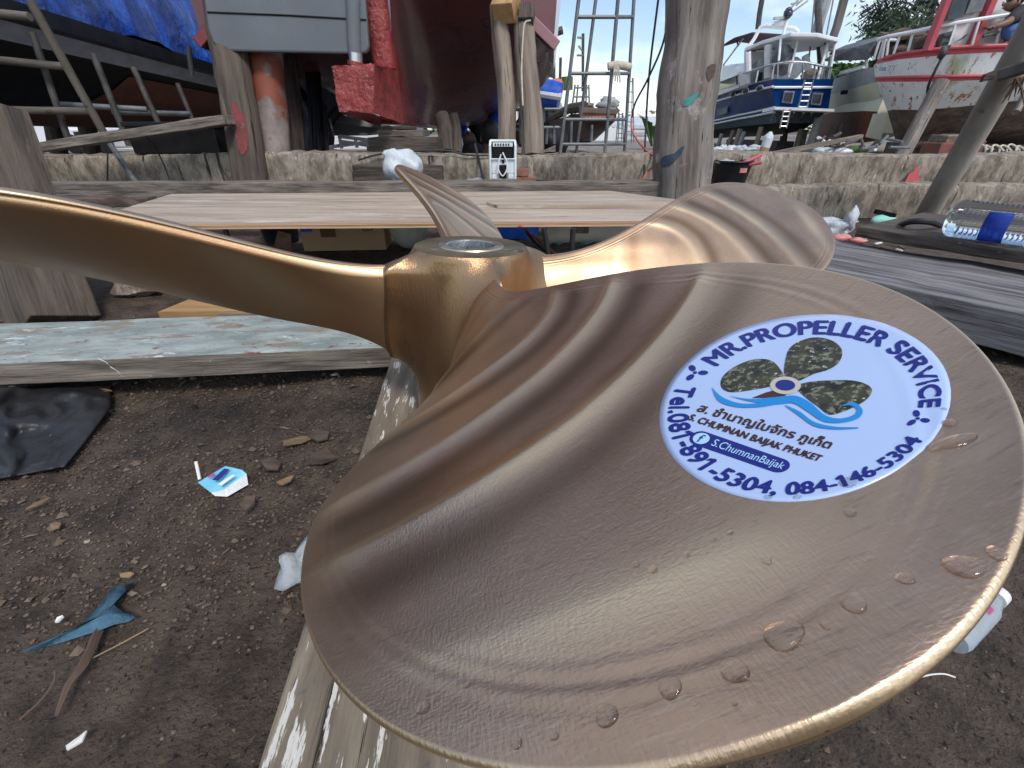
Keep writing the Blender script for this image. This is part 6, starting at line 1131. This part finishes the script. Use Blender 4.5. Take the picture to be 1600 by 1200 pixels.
# seen from behind, sitting beyond the ledge
hp = pt(766, 212, 5.2); s_ = 1.0
per = thing('person', V((hp.x, hp.y, 0)), 'person with black hair and blue shirt crouching behind the ledge, seen from the back', 'person')
px_ = V((1, 0, 0)); hx = hp
neck = hp-Z*.13; ch_ = neck-Z*.12+V((.02, .06, 0)); pel = V((hp.x+.04, hp.y+.25, .22))
P_ = [pel, ch_.lerp(pel, .5), ch_, neck, hp-Z*.03, hp+Z*.05, ch_-px_*.16, V((ch_.x-.24, ch_.y+.12, .30)), V((ch_.x-.16, ch_.y+.32, .28)), ch_+px_*.16, V((ch_.x+.25, ch_.y+.1, .30)), V((ch_.x+.2, ch_.y+.32, .3)), pel+V((-.1, 0, 0)), V((pel.x-.16, pel.y+.38, .38)), V((pel.x-.14, pel.y+.3, .05)), pel+V((.1, 0, 0)), V((pel.x+.16, pel.y+.38, .38)), V((pel.x+.14, pel.y+.3, .05))]
E_ = [(0, 1), (1, 2), (2, 3), (3, 4), (4, 5), (2, 6), (6, 7), (7, 8), (2, 9), (9, 10), (10, 11), (0, 12), (12, 13), (13, 14), (0, 15), (15, 16), (16, 17)]
Rr = [.13, .13, .13, .055, .09, .085, .07, .045, .035, .07, .045, .035, .09, .07, .045, .09, .07, .045]
hand(P_, E_, Rr, 8, V((.3, .9, 0)).normalized(), V((1, 0, 0))); hand(P_, E_, Rr, 11, V((-.3, .9, 0)).normalized(), V((-1, 0, 0)))
sk_mesh('body', P_, E_, Rr, M['skin'], per)
sk_mesh('shirt', [P_[0], P_[1], P_[2], P_[2].lerp(P_[3], .6), P_[6], P_[6].lerp(P_[7], .6), P_[9], P_[9].lerp(P_[10], .6)], [(0, 1), (1, 2), (2, 3), (2, 4), (4, 5), (2, 6), (6, 7)], [.15, .15, .15, .08, .088, .065, .088, .065], M['blueshirt'], per)
sk_mesh('trousers', [P_[0], P_[12], P_[13], P_[14]+Z*.04, P_[15], P_[16], P_[17]+Z*.04], [(0, 1), (1, 2), (2, 3), (0, 4), (4, 5), (5, 6)], [.14, .105, .082, .06, .105, .082, .06], M['darkshirt'], per)
obj('hair', MB().blob(hp+V((0, -.012, .02)), (.098, .112, .125), 20, .05, 6, 80), M['hair'], per, smooth='all')
for sg in (-1, 1): obj('ear', MB().blob(hp+V((sg*.095, .02, -.03)), (.014, .025, .035), 10, 0), M['skin'], per, smooth='all')
# on the fishing boat
hp = C6(1290, 30, 8.75)
pr2 = thing('person', C6(1330, 320, 8.75), 'person in dark shirt and jeans working on the white fishing boat deck', 'person')
J = dict(pel=C6(1440, 175, 8.75), ch=C6(1375, 95, 8.75), neck=C6(1312, 58, 8.75), head=hp, sh1=C6(1340, 100, 8.6), el1=C6(1260, 165, 8.5), wr1=C6(1165, 195, 8.5), sh2=C6(1350, 100, 8.95), el2=C6(1290, 190, 8.95), wr2=C6(1190, 240, 8.85), hip1=C6(1430, 195, 8.65), kn1=C6(1265, 210, 8.6), an1=C6(1270, 295, 8.65), hip2=C6(1440, 195, 8.9), kn2=C6(1330, 235, 8.95), an2=C6(1330, 310, 8.95))
names = list(J); P_ = [J[n] for n in names]; ix = {n: i for i, n in enumerate(names)}
P_.append(C6(1278, 5, 8.75)); E_ = [(ix[a_], ix[b_]) for a_, b_ in (('pel', 'ch'), ('ch', 'neck'), ('neck', 'head'), ('ch', 'sh1'), ('sh1', 'el1'), ('el1', 'wr1'), ('ch', 'sh2'), ('sh2', 'el2'), ('el2', 'wr2'), ('pel', 'hip1'), ('hip1', 'kn1'), ('kn1', 'an1'), ('pel', 'hip2'), ('hip2', 'kn2'), ('kn2', 'an2'))]+[(ix['head'], 16)]
rd = dict(pel=.14, ch=.15, neck=.06, head=.10, sh1=.075, el1=.05, wr1=.036, sh2=.075, el2=.05, wr2=.036, hip1=.09, kn1=.068, an1=.045, hip2=.09, kn2=.068, an2=.045); Rr = [rd[n] for n in names]+[.085]
hand(P_, E_, Rr, ix['wr1'], V((-.95, 0, -.2)).normalized(), V((0, 1, 0))); hand(P_, E_, Rr, ix['wr2'], V((-.95, 0, -.2)).normalized(), V((0, 1, 0)))
for an in ('an1', 'an2'):
    a_ = len(P_); P_.append(J[an]+V((-.06, 0, -.05))); Rr.append(.04); E_.append((ix[an], a_)); P_.append(J[an]+V((-.17, 0, -.06))); Rr.append(.03); E_.append((a_, a_+1))
sk_mesh('body', P_, E_, Rr, M['skin'], pr2)
sk_mesh('shirt', [J['pel'].lerp(J['ch'], .15), J['ch'], J['ch'].lerp(J['neck'], .55), J['sh1'], J['sh1'].lerp(J['el1'], .8), J['sh2'], J['sh2'].lerp(J['el2'], .8)], [(0, 1), (1, 2), (1, 3), (3, 4), (1, 5), (5, 6)], [.165, .175, .10, .095, .07, .095, .07], M['darkshirt'], pr2)
sk_mesh('jeans', [J['pel'], J['hip1'], J['kn1'], J['kn1'].lerp(J['an1'], .8), J['hip2'], J['kn2'], J['kn2'].lerp(J['an2'], .8)], [(0, 1), (1, 2), (2, 3), (0, 4), (4, 5), (5, 6)], [.165, .115, .09, .07, .115, .09, .07], M['jeans'], pr2)
obj('hair', MB().blob(hp+V((.055, 0, .075)), (.115, .112, .095), 18, .05, 6, 81), M['hair'], pr2, smooth='all')
for sg in (-1, 1): obj('ear', MB().blob(hp+V((.02, sg*.105, 0)), (.022, .012, .032), 10, 0), M['skin'], pr2, smooth='all')
obj('nose', MB().blob(hp+V((-.115, 0, .0)), (.022, .016, .025), 10, 0), M['skin'], pr2, smooth='all')
for sg in (-1, 1): obj('eye', MB().blob(hp+V((-.098, sg*.035, .03)), (.008, .014, .009), 8, 0), M['hair'], pr2, smooth='all')
obj('mouth', MB().blob(hp+V((-.098, 0, -.045)), (.008, .025, .006), 8, 0), M['redlitter'], pr2, smooth='all')
for (x0, y0, x1, y1, lb) in ((1090, 262, 1200, 232, 'lower thin rod held by the person on the fishing boat'), (1135, 212, 1230, 170, 'upper thin rod held by the person on the fishing boat')):
    one('held_rod', MB().tube([C6(x0, y0, 8.5), C6(x1, y1, 8.55)], .022, 6), M['darksteel'], lb, 'rod', smooth=True)
# clutter seen under the red boat and between the props
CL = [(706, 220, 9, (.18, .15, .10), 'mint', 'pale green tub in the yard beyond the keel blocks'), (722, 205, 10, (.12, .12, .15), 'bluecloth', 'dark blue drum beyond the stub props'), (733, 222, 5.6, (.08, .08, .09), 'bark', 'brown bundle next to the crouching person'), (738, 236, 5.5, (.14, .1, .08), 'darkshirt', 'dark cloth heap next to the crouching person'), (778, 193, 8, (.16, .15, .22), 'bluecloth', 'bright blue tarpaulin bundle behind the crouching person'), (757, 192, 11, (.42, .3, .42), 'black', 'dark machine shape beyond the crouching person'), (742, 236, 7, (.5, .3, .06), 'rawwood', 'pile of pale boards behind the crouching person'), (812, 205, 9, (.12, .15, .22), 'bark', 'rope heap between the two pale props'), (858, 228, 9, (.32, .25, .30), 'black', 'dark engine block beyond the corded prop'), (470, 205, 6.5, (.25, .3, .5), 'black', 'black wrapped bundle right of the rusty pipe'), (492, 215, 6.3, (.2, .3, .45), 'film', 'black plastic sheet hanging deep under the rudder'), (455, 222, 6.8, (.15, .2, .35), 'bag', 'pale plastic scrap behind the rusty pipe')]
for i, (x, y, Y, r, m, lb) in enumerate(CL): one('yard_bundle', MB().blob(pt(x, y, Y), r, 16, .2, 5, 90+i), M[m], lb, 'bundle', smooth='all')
one('pipe_stand', MB().tube([pt(700, 240, 6), pt(699, 219, 6), pt(722, 219, 6), pt(723, 240, 6)], .025, 6), M['white'], 'small white pipe frame beyond the keel blocks', 'stand', smooth=True)
# white boat glimpsed low under the rudder
wbx = thing('white_dinghy', V((pt(540, 220, 12).x, 13, 0)), 'white boat end glimpsed low under the red heel block', 'boat')
q = [(518, 178), (533, 182), (562, 186), (595, 200), (572, 212), (512, 212)]
obj('hull', MB().poly([pt(x, y, 12) for x, y in q], V((-.5, 3, 0))), M['greyboat'], wbx); obj('topside', MB().poly([pt(518, 176, 11.9), pt(595, 193, 11.9), pt(596, 201, 11.9), pt(516, 190, 11.9)], V((-.5, 3, 0))), M['white'], wbx)
for i, (a_, b_) in enumerate((((512, 230), (575, 222)), ((530, 213), (576, 219)), ((532, 221), (575, 227)), ((512, 233), (527, 237)), ((530, 212), (534, 232)), ((555, 217), (558, 231)), ((574, 218), (575, 230)))): one('white_rack_bar', MB().tube([pt(*a_, 6), pt(*b_, 6)], .022, 6), M['white'], 'thin white bar of the rack behind the ledge under the heel block', 'bar', 'white rack bars behind the ledge', smooth=True)
for i, x in enumerate((500, 512, 488)): one('dark_rod', MB().tube([pt(x, 238, 5.2), pt(x-6+i*2, 165, 5.4)], .02, 6), M['cable'], 'dark upright rod in the shade under the rudder', 'rod', 'dark rods under the rudder', smooth=True)
# pale wall and sheds far left under the tarped boat
wl = thing('far_wall', V((-11, 15, 0)), 'pale boundary wall seen low under the tarped boat', 'wall')
obj('wall', MB().beam(V((-40, 17, .55)), V((-3.0, 17, .55)), .25, 1.15), M['wallwhite'], wl); obj('coping', MB().beam(V((-40, 17, 1.15)), V((-3, 17, 1.15)), .35, .08), M['concrete'], wl)
for x in (40, 98, 150): one('dark_stump', MB().tube([pt(x-6, 240, 8), pt(x-14, 195, 8)], .12, 10), M['darkwood'], 'dark shoring stump below the tarped boat', 'prop', 'stumps below the tarped boat', smooth=True)
wvn = thing('white_van', V((pt(140, 215, 14).x, 14, 0)), 'white vehicle glimpsed under the tarped boat', 'vehicle')
obj('body', MB().beam(pt(110, 216, 14), pt(180, 216, 14), 1.2, .5), M['white'], wvn, bevel=.05); obj('window', MB().beam(pt(118, 213, 13.35), pt(126, 213, 13.35), .05, .22), M['glassdark'], wvn); obj('window', MB().beam(pt(129, 213, 13.35), pt(140, 213, 13.35), .05, .22), M['glassdark'], wvn)
for x in (120, 168): obj('wheel', MB().lathe([(.01, -.05), (.22, -.05), (.24, 0), (.22, .05), (.01, .05)], V((pt(x, 230, 13.4).x, 13.35, .22)), V((0, 1, 0)), 20), M['black'], wvn, smooth=True)
# ------------------------------------------------------------------ trees
def leaves(b, c, r, n, ls, seed, droop=0.):
    rr = random.Random(seed)
    for i in range(n):
        d = V((rr.gauss(0, 1), rr.gauss(0, 1), rr.gauss(0, 1))); d.normalize(); k_ = rr.random()**.45
        p = c+V((d.x*r[0]*k_, d.y*r[1]*k_, d.z*r[2]*k_)); A = rr.uniform(0, 6.3); u = V((math.cos(A), math.sin(A), rr.uniform(-.7, .3)-droop)).normalized()*ls*rr.uniform(.6, 1.4); w_ = u.cross(V((rr.gauss(0, 1), rr.gauss(0, 1), 1))).normalized()*ls*(.30 if droop == 0 else .10)
        b.add([p-w_*.4, p+u*.5-w_, p+u, p+u*.5+w_], [(0, 1, 2, 3)])
def tree(name, foot, h, cl, lr, n, ls, m, label, group=None, droop=0., seed=1, lean=(0, 0)):
    t = thing(name, foot, label, 'tree', group); rr = random.Random(seed); tip = foot+V((lean[0], lean[1], h))
    tk = MB().tube([foot-Z*.2, foot.lerp(tip, .35)+V((.1, 0, 0)), foot.lerp(tip, .7), tip], [h*.022, h*.018, h*.011, h*.004], 8, .1, sub=3); cr = MB()
    for i in range(cl):
        u = rr.uniform(.32, 1.0); a_ = foot.lerp(tip, u); A = rr.uniform(0, 6.3); l = lr*rr.uniform(.5, 1.2)*(1.15-u*.7); e_ = a_+V((math.cos(A)*l, math.sin(A)*l, l*.45))
        tk.tube([a_, a_.lerp(e_, .5)+Z*.08*l, e_], [h*.006, h*.004, h*.0015], 5)
        for q in range(3): leaves(cr, a_.lerp(e_, .55+.25*q), (l*.30, l*.30, l*.22), n, ls, seed*100+i*3+q, droop)
    obj('trunk', tk, M['treebark'], t, smooth=True); obj('crown', cr, m, t)
    return t
f0 = pt(1372, 222, 24); f0.z = 0
tree('casuarina_tree', f0, 8.2, 60, 2.7, 60, .34, M['needle'], 'tall feathery casuarina tree rising behind the white fishing boat', droop=.5, seed=3, lean=(.3, 0))
f0 = pt(1330, 222, 34); f0.z = 0; tree('leafy_tree', f0, 5.5, 26, 2.4, 40, .42, M['leaf'], 'dense green tree behind the cream sailing boat canopy', seed=5)
f0 = pt(1290, 222, 42); f0.z = 0; tree('leafy_tree', f0, 5.0, 24, 2.6, 40, .45, M['leaf'], 'green tree showing through the yacht cockpit posts', seed=6)
f0 = pt(1022, 240, 16); f0.z = 0; pl_ = thing('banana_plant', f0, 'bright green banana plant beside the trunk in front of the shed', 'plant'); cr = MB()
for i in range(16):
    A = i*2.4; l = rnd.uniform(.5, 1.0); s0 = f0+V((math.cos(A)*.15, math.sin(A)*.15, .1)); tip = s0+V((math.cos(A)*l*.7, math.sin(A)*l*.7, .55+rnd.random()*.55)); md = s0.lerp(tip, .6)+Z*.25; sd = V((-math.sin(A), math.cos(A), 0))*.11
    cr.add([s0-sd*.1, s0+sd*.1, md+sd, md-sd, tip], [(0, 1, 2, 3), (3, 2, 4)])
obj('leaves', cr, M['leaf'], pl_); obj('stem', MB().tube([f0-Z*.1, f0+Z*.5], .07, 8), M['leaf'], pl_, smooth=True)
tl = MB()
for i in range(60):
    x = -60+i*2.6+rnd.uniform(-1, 1); leaves(tl, V((x, 75+rnd.uniform(-4, 8), 1.4)), (2.4, 2, rnd.uniform(1.0, 2.6)), 70, .8, 700+i)
one('tree_line', tl, M['leaf'], 'far low line of green trees closing the yard', 'trees', kind='stuff')
